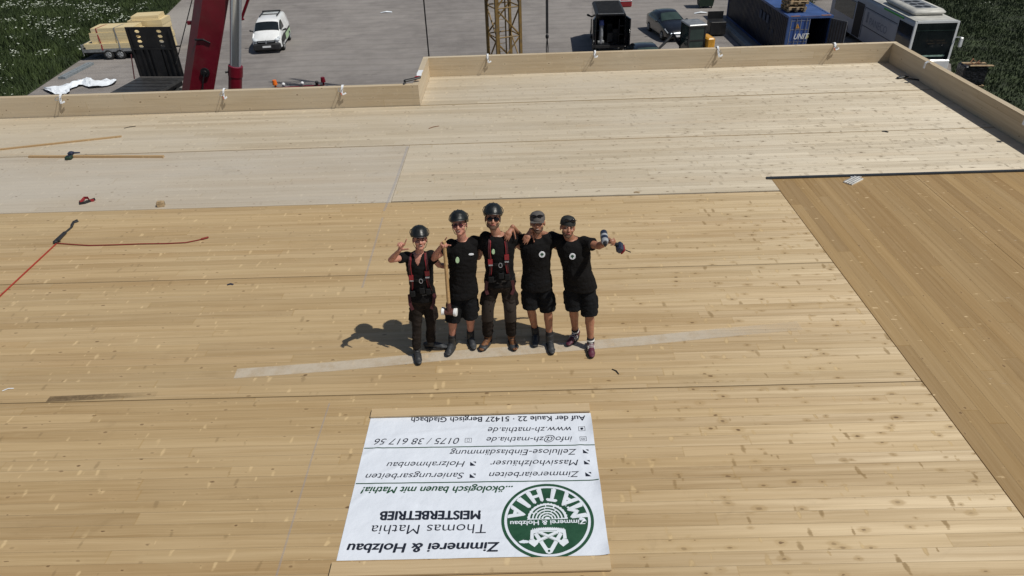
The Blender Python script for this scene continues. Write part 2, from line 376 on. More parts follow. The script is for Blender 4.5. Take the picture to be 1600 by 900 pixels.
def link(name, me, parent=None, origin=None):
    o = bpy.data.objects.new(name, me); COL.objects.link(o)
    if parent is not None: o.parent = parent
    elif origin is not None: o.location = origin
    return o
def thing(name, loc, label, cat, rz=0.0, group=None):
    o = bpy.data.objects.new(name, None); COL.objects.link(o); o.empty_display_size = .2
    o.location = loc; o.rotation_euler = (0, 0, rz); tag(o, label, cat, group); return o
def tag(o, label, cat, group=None):
    o['label'] = label; o['category'] = cat
    if group: o['group'] = group
    return o
def setting(o, kind='structure'): o['kind'] = kind; return o
def copy_thing(o, parent=None):
    c = o.copy(); COL.objects.link(c)
    if parent: c.parent = parent
    for ch in [x for x in bpy.data.objects if x.parent == o]: copy_thing(ch, c)
    return c
def solid(mb, vox, smooth=6, wr=0.0, wscale=9.0, tris=False):
    """union of the shapes in mb as one continuous skin (voxel remesh, smoothed); wr = cloth wrinkle depth"""
    me = mb.mesh('tmp', []); o = bpy.data.objects.new('tmp', me); COL.objects.link(o)
    a = o.modifiers.new('r', 'REMESH'); a.mode = 'VOXEL'; a.voxel_size = vox; a.use_smooth_shade = True
    b = o.modifiers.new('s', 'SMOOTH'); b.iterations = smooth; b.factor = .5
    dg = bpy.context.evaluated_depsgraph_get(); dg.update()
    r = bpy.data.meshes.new_from_object(o.evaluated_get(dg)); bpy.data.objects.remove(o); bpy.data.meshes.remove(me)
    if wr:
        for v in r.vertices:
            p = v.co; n = v.normal
            d = noise.noise(Vector((p.x*wscale, p.y*wscale, p.z*wscale*1.7)))+.6*noise.noise(Vector((p.x*wscale*2.3+p.z*6, p.y*wscale*2, p.z*wscale*2.6)))
            v.co = p+n*(wr*d)
    for p in r.polygons: p.use_smooth = True
    return r
def part(name, me, mat, parent):
    me.materials.clear()
    for x in (mat if isinstance(mat, list) else [mat]): me.materials.append(x)
    return link(name, me, parent)
def text_mesh(s, shear=0.0, bold=0.0, spacing=1.0, fat=0.0):
    cu = bpy.data.curves.new('t', 'FONT'); cu.body = s; cu.size = 1; cu.shear = shear; cu.offset = bold; cu.space_character = spacing
    o = bpy.data.objects.new('t', cu); COL.objects.link(o)
    dg = bpy.context.evaluated_depsgraph_get(); dg.update()
    me = bpy.data.meshes.new_from_object(o.evaluated_get(dg)); bpy.data.objects.remove(o)
    if fat:
        bm = bmesh.new()
        for i, (dx, dy) in enumerate(((0, 0), (fat, 0), (fat*.5, fat*.4), (fat*.5, -fat*.2))):
            n0 = len(bm.verts); bm.from_mesh(me); bm.verts.ensure_lookup_table()
            for v in bm.verts[n0:]: v.co.x += dx; v.co.y += dy; v.co.z = i*.0005
        bm.to_mesh(me); bm.free()
    return me
# ================================================================== SETTING: yard, meadow
G = -6.0
mb = MB(); mb.quad((-400, -200, G), (400, -200, G), (400, 700, G), (-400, 700, G))
setting(mb.build('ground', M['gravel']))
ml = [(-29.5, 66.5), (-28.2, 60), (-27.3, 55), (-28.2, 46.2), (-27.4, 39), (-30, 30), (-90, 25), (-120, 150), (-29, 150)]
mr_ = [(29, 59), (24.6, 45), (23.8, 39.5), (20.5, 33), (15, 23), (60, 15), (140, 150), (27, 150), (26, 70)]
def sheet(name, poly, z, mat):
    b = MB(); n = len(poly); b.v = [Vector((x, y, z)) for x, y in poly]; b.face(range(n)); return setting(b.build(name, mat))
sheet('meadow', ml, G+.02, M['soil']); sheet('meadow', mr_, G+.02, M['soil'])
def inside(x, y, poly):
    c = False; j = len(poly)-1
    for i in range(len(poly)):
        a, b = poly[i], poly[j]
        if (a[1] > y) != (b[1] > y) and x < (b[0]-a[0])*(y-a[1])/(b[1]-a[1])+a[0]: c = not c
        j = i
    return c
def leafmat(name, a, b):
    k = NT(name); p = k.n('TexCoord').outputs['Object']
    k.set(Base_Color=k.mix(k.mr(k.ma('ADD', k.ma('MULTIPLY', k.noise(p, .5, 4), .6), k.ma('MULTIPLY', k.noise(p, 9, 2), .4)), .35, .65), a, b), Roughness=.75, Transmission_Weight=0.0)
    return k.m
M['grass'] = leafmat('meadow_grass', (.020, .036, .010), (.058, .088, .022)); M['grass_r'] = leafmat('dark_grass', (.011, .022, .006), (.032, .052, .013))
M['leaf'] = leafmat('shrub_leaf', (.016, .030, .010), (.045, .075, .022)); M['umbel'] = plain('white_umbel', (.40, .43, .36), .8, var=.2)
rng = random.Random(3)
def grass(name, poly, box, n, h, mat, umb, umat, usz):
    V = []; F = []; MI = []
    def hh(x, y): return .55+.9*max(0, noise.noise(Vector((x*.22, y*.22, 4.0)))+.35)+.35*noise.noise(Vector((x*.9, y*.9, 1.0)))
    c = 0
    while c < n:
        x = rng.uniform(box[0], box[1]); y = rng.uniform(box[2], box[3])
        if not inside(x, y, poly): continue
        c += 1; a = rng.uniform(0, 6.283); H = h*hh(x, y)*rng.uniform(.5, 1.15); wd = rng.uniform(.018, .05)*(.6+.5*H)
        dx, dy = math.cos(a), math.sin(a); lx, ly = rng.uniform(-.5, .5)*H, rng.uniform(-.5, .5)*H; b = len(V)
        V += [(x-dx*wd, y-dy*wd, G), (x+dx*wd, y+dy*wd, G), (x+dx*wd*.8+lx*.5, y+dy*wd*.8+ly*.5, G+H*.6), (x+lx, y+ly, G+H), (x-dx*wd*.9+lx*.4, y-dy*wd*.9+ly*.4, G+H*.55)]
        F.append((b, b+1, b+2, b+3, b+4)); MI.append(0)
    c = 0
    while c < umb:
        x = rng.uniform(box[0], box[1]); y = rng.uniform(box[2], box[3])
        if not inside(x, y, poly): continue
        dn = noise.noise(Vector((x*.33, y*.33, 9.0)))
        if dn < rng.uniform(-.12, .38): continue
        c += 1; H = h*hh(x, y)*1.02+.15
        for k in range(rng.randint(3, 8)):
            ux, uy, uz = x+rng.gauss(0, .22), y+rng.gauss(0, .22), G+H+rng.gauss(0, .10); s = usz*rng.uniform(.45, 1.2); b = len(V)
            tx, ty = rng.uniform(-.5, .5), rng.uniform(-.5, .5)
            for q in range(6):
                t = q*1.047; V.append((ux+s*math.cos(t), uy+s*math.sin(t), uz+s*(tx*math.cos(t)+ty*math.sin(t))))
            F.append(tuple(range(b, b+6))); MI.append(1)
    me = bpy.data.meshes.new(name); me.from_pydata(V, [], F); me.materials.append(mat); me.materials.append(umat)
    me.polygons.foreach_set('material_index', MI)
    return setting(link(name, me), 'stuff')
grass('flowering_meadow', ml, (-62, -26.5, 33, 86), 150000, .78, M['grass'], 1500, M['umbel'], .058)
grass('grass', mr_, (15, 52, 22, 80), 150000, .26, M['grass_r'], 40, M['umbel'], .035)

def shrub(loc, h, r, n, label, seed):
    t = thing('shrub', loc, label, 'shrub', group='dark shrubs at the edge of the yard'); q = random.Random(seed); b = MB()
    blobs = [(Vector((q.gauss(0, r*.45), q.gauss(0, r*.45), h*q.uniform(.3, .8))), r*q.uniform(.35, .6)) for _ in range(9)]
    for i in range(n):
        c, rr = q.choice(blobs); d = Vector((q.gauss(0, 1), q.gauss(0, 1), q.gauss(0, 1))).normalized()*rr*q.uniform(.55, 1.05)
        p = c+d; p.z = max(.05, p.z); s = q.uniform(.07, .16); u = Vector((q.gauss(0, 1), q.gauss(0, 1), q.gauss(0, 1))).normalized(); v = u.orthogonal().normalized()
        b.quad(p-u*s, p-v*s*.5, p+u*s, p+v*s*.5)
    b.build('foliage', M['leaf'], t); s = MB()
    for c, rr in blobs[:5]: s.cyl((0, 0, 0), c, .05, .015, 6)
    s.build('stem', M['pallet'], t)
for i, (x, y, h, r_, lab) in enumerate([(-26.8, 66.5, 1.5, 1.6, 'small dark green shrub by the sandy track at the top left'), (22.6, 58.5, 2.2, 2.0, 'dark green shrub behind the far end of the blue container'),
        (39.5, 58, 3.4, 3.0, 'dark bushy shrub at the top right corner beyond the grass'), (44, 54.5, 3.2, 3.0, 'rounded dark shrub furthest right beyond the grass'), (33.5, 60.5, 3.0, 2.8, 'dark shrub beyond the grass just right of the bus roof unit')]):
    shrub((x, y, G), h, r_, 2600, lab, i+40)

# ================================================================== THE BUILDING: deck panels, parapets, walls
bld = thing('timber_building', (0, 0, 0), 'new timber building with flat spruce board roof deck and low board parapets', 'building')
T = .12
def deck(x0, x1, y0, y1, mat, grain=0, z=0.0, g=.004):
    b = MB(); b.box(x0+g, x1-g, y0+g, y1-g, -T, z, grain); o = b.build('roof_panel', M[mat], bld); return o
xl = -19
b = MB()
for y in (1.12, 3.73, 6.33, 9.03): b.box(xl, 4.578, y-.0075, y+.0075, -.05, -.012)
b.build('panel_gap', plain('dark_gap', (.07, .045, .022), .9), bld)
for y0, y1, m in ((-4, 1.12, 'gold'), (1.12, 3.73, 'gold'), (3.73, 6.33, 'gold'), (6.33, 9.03, 'gold2'), (9.03, 11.5, 'gold2')):
    deck(xl, 4.58, y0, y1, m, g=.008)
deck(xl, -2.34, 11.5, 14.25, 'grey')
b = MB(); g = .004; b.box(-2.34+g, 4.58, 11.54, 14.25-g, -T, 0, 0); b.box(4.58, 9.9, 12.05+g, 14.25-g, -T, 0, 0); b.build('roof_panel', M['pale'], bld)
deck(xl, 9.9, 14.275, 16.825, 'pale', g=.004); deck(-2.40, 9.9, 16.865, 19.25, 'pale')
deck(4.58, 7.17, -4, 12.05, 'brown', 1); deck(7.17, 9.9, -4, 12.05, 'brown', 1)
b = MB(); b.box(xl, 9.9, -4, 16.8, -T-.3, -T-.004); b.box(-2.4, 9.9, 16.8, 19.25, -T-.3, -T-.004); b.build('roof_structure', M['concrete'], bld)
b = MB(); b.box(-2.4, 9.895, 14.251, 14.277, -.05, -.004); b.box(-2.39, 9.895, 16.826, 16.864, -.05, -.004); b.box(xl, -2.4, 14.251, 14.272, -.05, -.004); b.build('panel_joint', plain('joint_wood', (.27, .18, .08), .8), bld)
PH = .50; PT = .14
for x0, x1, y0, y1, gr in ((xl, -2.40-PT-.002, 16.85, 16.85+PT, 0), (-2.40-PT, 10.04, 19.25, 19.25+PT, 0), (-2.40-PT, -2.40, 16.85, 19.248, 1), (9.9, 10.04, -4, 19.248, 1)):
    b = MB(); b.box(x0, x1, y0, y1, -.30, PH, gr); b.build('parapet', M['rim'], bld)
b = MB()
for x0, x1, y0, y1 in ((xl, -2.5, 16.86, 16.98), (-2.53, -2.41, 16.98, 19.26), (-2.53, 10.03, 19.26, 19.38), (9.91, 10.03, -4, 19.26), (xl, 9.91, -4, -3.88), (xl, xl+.12, -3.88, 16.86)): b.box(x0, x1, y0, y1, G, -.31, 2)
b.build('wall', M['concrete'], bld)
b = MB(); b.box(4.50, 9.88, 12.01, 12.09, -.02, .022); b.box(4.50, 9.88, 12.01, 12.02, .022, .034); b.build('flashing', M['fl'], bld)
def strip(name, pts, wd, mat, z):
    """flat mark on the deck, UV 0..1 along and across"""
    b = MB(); pts = [Vector((p.x, p.y, z)) for p in pts]; n = len(pts)-1
    for i in range(n):
        p, q = pts[i], pts[i+1]; d0 = (pts[min(i+1, n)]-pts[max(i-1, 0)]).normalized(); d1 = (pts[min(i+2, n)]-pts[max(i, 0)]).normalized()
        s0 = Vector((-d0.y, d0.x, 0))*wd/2; s1 = Vector((-d1.y, d1.x, 0))*wd/2
        b.quad(p-s0, q-s1, q+s1, p+s0, [(i/n, 0), ((i+1)/n, 0), ((i+1)/n, 1), (i/n, 1)])
    return b.build(name, M[mat], bld)
strip('dust_streak', [atz(368, 584), atz(520, 573), atz(700, 556), atz(850, 545), atz(1000, 533), atz(1120, 521), atz(1250, 509)], .21, 'dust', .004)
strip('chalk_line', [atz(637, 229), atz(618, 285), atz(600, 330)], .05, 'chalk_blue', .004); strip('chalk_line', [atz(598, 340), atz(580, 402), atz(566, 450)], .035, 'chalk_blue', .004)
strip('chalk_line', [atz(515, 630), atz(490, 707), atz(432, 900), atz(395, 1030)], .022, 'chalk_blue', .004)
strip('stain', [atz(75, 624), atz(160, 620), atz(245, 616)], .11, 'stain', .004)

# ------------------------------------------------------------------ white straps with tags hung over the parapets
def strap_hook(x, y, face, label, tagcol, k):
    t = thing('lifting_strap', (x, y, PH), label, 'strap', group='white straps hung over the parapet'); q = random.Random(k); t.scale = (q.uniform(.55, .8), q.uniform(.85, 1), q.uniform(.7, 1.0))
    def T_(p): return Vector((-p[1], p[0], p[2])) if face == 'x' else Vector(p)
    a, c = q.uniform(-.04, .04), q.uniform(.10, .20)
    b = MB(); b.ribbon([T_(p) for p in ((a*.3, .17, -.12), (a*.3, .155, .008), (0, .07, .05), (0, -.012, .012), (a*.6, -.03, -c*.5), (a, -.028-.02, -c))], T_((1, 0, 0)), .07, .012); b.build('loop', M['strap_wh'], t)
    b = MB(); b.ribbon([T_(p) for p in ((a-.02, -.05, -c+.02), (a+.05, -.075, -c-.02), (a+.14, -.06, -c+.015))], T_((0, .3, 1)), .05, .010); b.build('end_flap', M['strap_wh'], t)
    b = MB(); b.ribbon([T_(p) for p in ((a-.02, -.06, -c+.03), (a+.01, -.07, -c-.05))], T_((1, 0, .2)), .035, .008); b.build('tag', M[tagcol], t)
    b = MB(); b.tube([T_(p) for p in ((a-.05, -.02, .0), (a-.06, -.16, -.03), (a-.03, -.20, -.05), (a+.03, -.17, -.06), (a+.05, -.03, -.03))], .010, 6); b.build('wire_hook', M['galv'], t)
LP = ['furthest left white strap looped over the left parapet, below the white sheet', 'white strap with orange tag on the parapet right of the red boom', 'white strap with orange tag on the parapet midway to the corner step',
      'white strap on the back parapet below the yellow lattice mast', 'white strap on the back parapet below the open black van', 'white strap on the back parapet below the small excavator', 'white strap on the back parapet below the open container doors']
for i, (px, py) in enumerate([(95, 152), (350, 145), (535, 138), (762, 88), (930, 82), (1122, 76), (1305, 71)]):
    p = aty(px, py, 16.85 if i < 3 else 19.25); strap_hook(p.x, (16.85 if i < 3 else 19.25), 'y', LP[i], 'orange' if i in (1, 2, 6) else 'strap_wh', i)
strap_hook(9.9, 17.3, 'x', 'white strap over the right parapet near the back corner, below the bus front', 'strap_wh', 11)
strap_hook(9.9, 13.35, 'x', 'white strap over the right parapet at the right edge of the picture', 'strap_wh', 12)

# ================================================================== VEHICLES
def M4(loc, rz): return Matrix.Translation(loc) @ Matrix.Rotation(rz, 4, 'Z')
def section(zb, wb, zs, ws, zt, wt):
    h = [(0, zb), (wb*.85, zb), (wb, zb+.10), (ws*1.0, (zb+zs)*.5), (ws, zs-.05), (ws*.97, zs), (ws*.5+wt*.5-.0, (zs+zt)*.5), (wt, zt-.10), (wt*.9, zt-.03), (wt*.5, zt), (0, zt+.01)]
    return h
class Hull:
    """car body: cross sections along y (front at -y), each mirrored; patches of it become windows and lamps"""
    def __init__(self, st): self.st = [(s[0], section(*s[1:])) for s in st]
    def ring(self, i):
        y, h = self.st[i]; return [Vector((x, y, z)) for x, z in h]+[Vector((-x, y, z)) for x, z in h[-2:0:-1]]
    def body(self, name, mats, parent):
        b = MB(); b.loft([self.ring(i) for i in range(len(self.st))]); return b.build(name, mats, parent, smooth=38)
    def P(self, i, k, side):
        i0 = int(i); f = i-i0; i1 = min(i0+1, len(self.st)-1); k0 = int(k); g = k-k0
        def at(ii):
            y, h = self.st[ii]; a = h[k0]; c = h[min(k0+1, len(h)-1)]; return Vector(((a[0]*(1-g)+c[0]*g)*side, y, a[1]*(1-g)+c[1]*g))
        return at(i0)*(1-f)+at(i1)*f
    def patch(self, b, i0, i1, k0, k1, side, off=.012, n=5):
        V = [[None]*(n+1) for _ in range(n+1)]
        for a in range(n+1):
            for c in range(n+1):
                i = i0+(i1-i0)*a/n; k = k0+(k1-k0)*c/n; e = .02
                p = self.P(i, k, side); du = self.P(min(i+e, len(self.st)-1.001), k, side)-self.P(max(i-e, 0), k, side); dv = self.P(i, min(k+e, 9.999), side)-self.P(i, max(k-e, 0), side)
                nn = du.cross(dv)*(-side)
                if nn.length < 1e-9: nn = Vector((0, 0, 1))
                nn.normalize()
                if nn.dot(p-Vector((0, p.y, 1.0))) < 0 and abs(nn.y) < .8: nn = -nn
                if abs(nn.y) >= .8 and nn.y*(p.y) < 0: nn = -nn
                V[a][c] = p+nn*off
        for a in range(n):
            for c in range(n): b.quad(V[a][c], V[a+1][c], V[a+1][c+1], V[a][c+1])
    def cross_patch(self, b, i0, i1, k0, off=.012):
        for s in (1, -1): self.patch(b, i0, i1, k0, 10, s, off)
def wheel(parent, x, y, r, wd, side):
    b = MB(); s, t, d = basis(Vector((1, 0, 0))); c = Vector((x, y, r)); q = []
    for dx, rr in ((-wd/2, r*.72), (-wd/2, r*.93), (-wd*.35, r), (wd*.35, r), (wd/2, r*.93), (wd/2, r*.72)): q.append(b.ring(c+Vector((dx, 0, 0)), s, t, rr, rr, 20))
    b.loft(q); w_ = b.build('wheel', M['rubber'], parent, smooth=40)
    b = MB(); b.cyl(c+Vector((side*wd*.40, 0, 0)), c+Vector((side*(wd*.5+.012), 0, 0)), r*.66, r*.60, 16)
    for a in range(5):
        an = a*1.2566; b.cyl(c+Vector((side*(wd*.5+.010), 0, 0)), c+Vector((side*(wd*.5+.02), math.cos(an)*r*.55, math.sin(an)*r*.55)), .035, .03, 6)
    b.build('rim', M['galv'], w_, smooth=30)

def white_van():
    t = thing('delivery_van', atz(428, 71, G), 'small white panel van with black bumper parked alone on the gravel', 'van', rz=R(7))
    H = Hull([(-2.14, .34, .66, .58, .74, .62, .70), (-2.02, .26, .82, .78, .84, .84, .76), (-1.86, .22, .89, .92, .90, 1.02, .80), (-1.55, .22, .91, 1.04, .91, 1.14, .80), (-1.40, .22, .91, 1.10, .91, 1.21, .80),
              (-.72, .22, .91, 1.12, .91, 1.70, .72), (-.35, .22, .91, 1.10, .91, 1.79, .70), (.6, .22, .91, 1.10, .91, 1.83, .71), (1.6, .22, .91, 1.10, .91, 1.81, .71), (2.04, .26, .90, 1.08, .90, 1.76, .70), (2.12, .34, .86, 1.05, .86, 1.66, .66)])
    H.body('body', M['white_paint'], t)
    b = MB(); H.cross_patch(b, 4.12, 4.95, 7.2, .014); b.build('windshield', M['glass'], t, smooth=60)
    for s in (1, -1):
        b = MB(); H.patch(b, 4.35, 6.4, 5.25, 6.75, s, .012); b.build('side_window', M['glass'], t)
        b = MB(); b.ball((s*.68, -2.0, .80), .17, .14, .10); b.ball((s*.78, -1.86, .88), .11, .16, .09); b.build('headlight', M['lamp'], t, smooth=60)
        b = MB(); b.cone((s*.93, -.80, 1.12), (s*1.10, -.84, 1.18), .05, .085, 10, .8); b.build('wing_mirror', M['plastic'], t, smooth=40)
        b = MB(); b.box(s*.55-.03, s*.55+.03, .1, 1.5, 1.84, 1.885); b.build('roof_bar', M['plastic'], t)
        b = MB(); H.patch(b, 2.3, 8.6, 2.4, 3.6, s, .016); b.build('side_trim', M['plastic'], t)
        b = MB(); H.patch(b, 6.2, 8.4, 2.2, 3.3, s, .022); b.build('green_lettering_panel', M['lime'], t)
        for y in (-1.35, 1.28): wheel(t, s*.84, y, .32, .22, s)
    b = MB(); b.box(-.60, .60, 1.42, 1.52, 1.86, 1.95); b.box(-.58, .58, .62, .70, 1.845, 1.88); b.build('roof_bar', M['plastic'], t)
    b = MB(); b.bbox(-.86, .86, -2.24, -1.92, .20, .66, .09); b.build('bumper', M['plastic'], t, smooth=40)
    b = MB(); b.bbox(-.58, .58, -2.19, -2.02, .67, .80, .03); g_ = b.build('grille', M['plastic'], t)
    b = MB(); b.box(-.5, -.12, -2.205, -2.19, .73, .76); b.box(.12, .5, -2.205, -2.19, .73, .76)
    P = [(0, .13), (.085, 0), (0, -.13), (-.085, 0)]; Q = [(0, .065), (.038, 0), (0, -.065), (-.038, 0)]
    for i in range(4):
        a, c = P[i], P[(i+1) % 4]; a2, c2 = Q[i], Q[(i+1) % 4]; b.quad((a[0], -2.215, .75+a[1]), (c[0], -2.215, .75+c[1]), (c2[0], -2.215, .75+c2[1]), (a2[0], -2.215, .75+a2[1]))
    b.build('emblem', M['chrome'], g_)
    b = MB(); b.box(-.26, .26, -2.256, -2.242, .40, .51); b.build('number_plate', M['white'], t)
white_van()

def black_car(loc, rz, label):
    t = thing('hatchback_car', loc, label, 'car', rz=rz, group='black cars in the yard')
    H = Hull([(-2.12, .36, .62, .50, .66, .56, .60), (-2.0, .24, .80, .66, .82, .70, .72), (-1.6, .20, .87, .80, .88, .86, .76), (-1.0, .20, .89, .90, .89, .98, .76), (-.72, .20, .89, .93, .89, 1.03, .74),
              (.05, .20, .89, .95, .89, 1.42, .60), (.35, .20, .89, .95, .89, 1.47, .60), (1.0, .20, .89, .96, .89, 1.45, .60), (1.45, .20, .88, .98, .88, 1.34, .58), (1.95, .26, .84, .98, .84, 1.04, .66), (2.1, .36, .78, .9, .78, .94, .66)])
    H.body('body', M['black_paint'], t)
    b = MB(); H.cross_patch(b, 4.1, 4.93, 7.2, .012); b.build('windshield', M['glass_g'], t, smooth=60)
    b = MB(); H.cross_patch(b, 8.1, 8.9, 7.2, .012); b.build('rear_window', M['glass'], t, smooth=60)
    for s in (1, -1):
        b = MB(); H.patch(b, 4.6, 7.9, 5.25, 6.8, s, .010); b.build('side_window', M['glass'], t)
        b = MB(); H.patch(b, .6, 1.8, 4.4, 6.6, s, .014); b.build('headlight', M['lamp'], t, smooth=60)
        b = MB(); b.cone((s*.88, -.5, .98), (s*1.02, -.53, 1.02), .04, .075, 10, .8); b.build('wing_mirror', M['black_paint'], t, smooth=40)
        for y in (-1.3, 1.27): wheel(t, s*.80, y, .31, .21, s)
    b = MB(); b.bbox(-.62, .62, -2.17, -2.04, .50, .60, .03); b.build('grille', M['chrome'], t)
    b = MB(); b.box(-.26, .26, -2.16, -2.13, .34, .45); b.build('number_plate', M['white'], t)
black_car(atz(1043, 54, G), R(9), 'black hatchback car parked facing the roof beside the small excavator')
black_car(Vector((atz(1012, 72, -4.53).x, atz(1012, 72, -4.53).y, G)), R(6), 'low black car mostly hidden behind the back parapet, only its roof showing')

def black_van():
    t = thing('open_van', atz(952, 84, G), 'black high-roof van with both rear doors wide open toward the roof', 'van', rz=R(-2))
    W, Hh, L = .90, 2.35, 4.9
    # shell with an open back (rear at -y)
    b = MB(); b.box(-W, -W+.06, 0, L-1.3, .45, Hh-.12); b.box(W-.06, W, 0, L-1.3, .45, Hh-.12); b.box(-W+.06, W-.06, 0, L-1.3, .45, .55); b.box(-W+.06, W-.06, L-1.36, L-1.3, .55, Hh-.12)
    H = Hull([(L-1.302, .35, .95, 1.3, .93, Hh, .80), (L-.9, .35, .95, 1.25, .93, 2.0, .78), (L-.45, .35, .93, 1.05, .92, 1.25, .80), (L, .40, .80, .75, .82, .85, .74)]); b.loft([H.ring(i) for i in range(4)])
    b.build('body', M['black_paint'], t, smooth=30)
    b = MB(); pr = [(-W, Hh-.14), (-W+.05, Hh-.04), (-W+.16, Hh)]
    pr += [(W-.16, Hh), (W-.05, Hh-.04), (W, Hh-.14)]
    b.loft([[Vector((x, -.03, z)) for x, z in pr], [Vector((x, L-1.3, z)) for x, z in pr]]); rf = b.build('roof', M['black_steel'], t)
    b = MB()
    for i in range(17): b.box(-W+.18, W-.18, .15+i*.20, .19+i*.20, Hh+.001, Hh+.03)
    b.build('roof_slats', M['dark_steel'], rf)
    b = MB(); b.box(-W+.14, W-.14, -.06, -.032, Hh-.045, Hh-.005); b.build('roof_edge_trim', M['galv'], t)
    b = MB(); b.box(-W, W, -.16, -.02, .38, .52); b.build('rear_bumper', M['plastic'], t)
    for s in (1, -1):
        m = M4((s*W, -.02, 0), s*R(12)); b = MB(); b.box(-.03, .03, -.86, 0, .50, Hh-.16, m=m); d = b.build('rear_door', M['black_paint'], t)
        b = MB(); b.box(-.034, .034, -.74, -.10, 1.35, Hh-.30, m=m); b.build('window', M['glass'], d)
        b = MB()
        for z in (.8, 1.3, 1.85): b.box(s*W-.05, s*W+.05, -.06, .02, z, z+.09)
        b.build('hinge', M['dark_steel'], d)
        b = MB(); b.cone((s*W, L-1.5, 1.45), (s*(W+.22), L-1.5, 1.55), .05, .11, 10, .7); b.build('wing_mirror', M['plastic'], t)
        b = MB(); b.box(s*W-.03, s*W+.03, -.03, .0, .6, 1.0); b.build('tail_light', M['red_paint'], t)
        for y in (.85, L-.95): wheel(t, s*.80, y, .33, .22, s)
    b = MB(); b.box(-W+.062, W-.062, .5, 3.3, .553, .57); b.build('cargo_floor', M['cont_in'], t)
    b = MB()
    for z in (1.0, 1.5): b.box(W-.36, W-.07, .4, 3.2, z, z+.04)
    b.box(W-.36, W-.32, .4, .44, .56, 1.9); b.box(W-.36, W-.32, 3.1, 3.14, .56, 1.9); b.build('shelf', M['dark_steel'], t)
    v = t
    k = thing('wrapped_roll', Vector(t.location)+Vector((-.52, .30, .575)), 'tall pale roll with a blue cap standing in the open black van', 'roll')
    b = MB(); b.cyl((0, 0, 0), (.02, 0, 1.05), .13, .12, 14); b.build('roll', M['grey_mark'], k, smooth=40)
    b = MB(); b.cyl((.02, 0, 1.052), (.02, 0, 1.32), .16, .13, 14); b.build('cap', plain('blue_cloth', (.10, .13, .34), .8), k, smooth=40)
    b = MB(); b.bbox(-.2, .2, -.12, .14, .0, .16, .02); b.cyl((0, 0, .3), (0, 0, .42), .135, .135, 14); b.build('base_band', M['galv'], k)
    for i, (x, y, h) in enumerate(((.05, .6, .55), (.4, .9, .7), (.12, 1.5, .9))):
        o = MB(); o.bbox(-.17, .17, -.2, .2, 0, h, .02); o.box(-.18, .18, -.21, .21, h*.6, h*.64); o = o.build('tool_case', M['plastic'], None, (0, 0, 0)); o.location = Vector(t.location)+Vector((x, y, .575))
        tag(o, ['low black tool case nearest the open van doors', 'black tool case beside the shelf inside the black van', 'tallest black tool case deepest inside the black van'][i], 'tool case', 'tool cases in the black van')
black_van()

# mini excavator
def excavator():
    t = thing('mini_excavator', Vector((9.75, 40.0, G)), 'yellow and grey mini excavator with glazed cab behind the back parapet', 'excavator', rz=R(8))
    for s in (1, -1):
        b = MB(); pts = [(0, -.75, .22), (0, .75, .22)]
        r = [Vector((s*.55-.15, 0, 0))]; prof = [(-.75+.22*math.cos(a), .22+.22*math.sin(a)) for a in [R(90+i*30) for i in range(7)]]+[(.75+.22*math.cos(a), .22+.22*math.sin(a)) for a in [R(-90+i*30) for i in range(7)]]
        b.loft([[Vector((s*.55-.15, y, z)) for y, z in prof], [Vector((s*.55+.15, y, z)) for y, z in prof]]); b.build('track', M['rubber'], t)
    b = MB(); b.box(-.4, .4, -.4, .4, .25, .5); b.cyl((0, 0, .5), (0, 0, .62), .4, .4, 18); b.build('undercarriage', M['dark_steel'], t)
    b = MB(); b.bbox(-.62, .70, -.55, .85, .62, 1.0, .06); b.bbox(.34, .80, -.78, .30, .70, 1.85, .07); b.build('engine_cover', M['yellow'], t, smooth=30)
    b = MB(); b.box(.40, .62, -.765, -.752, .95, 1.05); b.cyl((.50, -.765, 1.25), (.50, -.75, 1.25), .03, .03, 10); b.build('vent', M['plastic'], t)
    b = MB(); c = [(-.60, -.50), (.28, -.50), (.28, .75), (-.60, .75)]
    for x, y in c: b.box(x-.035, x+.035, y-.035, y+.035, 1.0, 2.44)
    for z in (1.0, 1.7): b.box(-.565, .245, -.53, -.47, z, z+.05); b.box(-.565, .245, .72, .78, z, z+.05); b.box(-.63, -.57, -.465, .715, z, z+.05); b.box(.25, .31, -.465, .715, z, z+.05)
    b.build('cab_frame', M['plastic'], t)
    b = MB(); b.box(-.56, .24, -.505, -.495, 1.06, 2.43); b.box(-.56, .24, .745, .755, 1.06, 2.43); b.box(-.605, -.595, -.46, .71, 1.06, 2.43); b.box(.275, .285, -.46, .71, 1.06, 2.43); b.build('cab_window', M['glass_g'], t)
    b = MB(); b.bbox(-.68, .36, -.58, .84, 2.445, 2.55, .04); b.build('cab_roof', M['galv'], t)
    b = MB(); b.cone((-.3, .9, .9), (-1.0, .9, 1.75), .10, .09, 8, 1.4); b.cone((-1.0, .9, 1.75), (-1.9, .75, 1.0), .09, .07, 8, 1.4); b.cyl((-.45, .78, 1.0), (-.9, .78, 1.5), .05); b.build('boom', M['dark_steel'], t)
    b = MB(); pf = [(-1.75, 1.05), (-2.1, 1.0), (-2.25, .7), (-2.0, .45), (-1.7, .5)]
    b.loft([[Vector((x, .5, z)) for x, z in pf], [Vector((x, 1.0, z)) for x, z in pf]]); b.build('bucket', M['dark_steel'], t)
excavator()

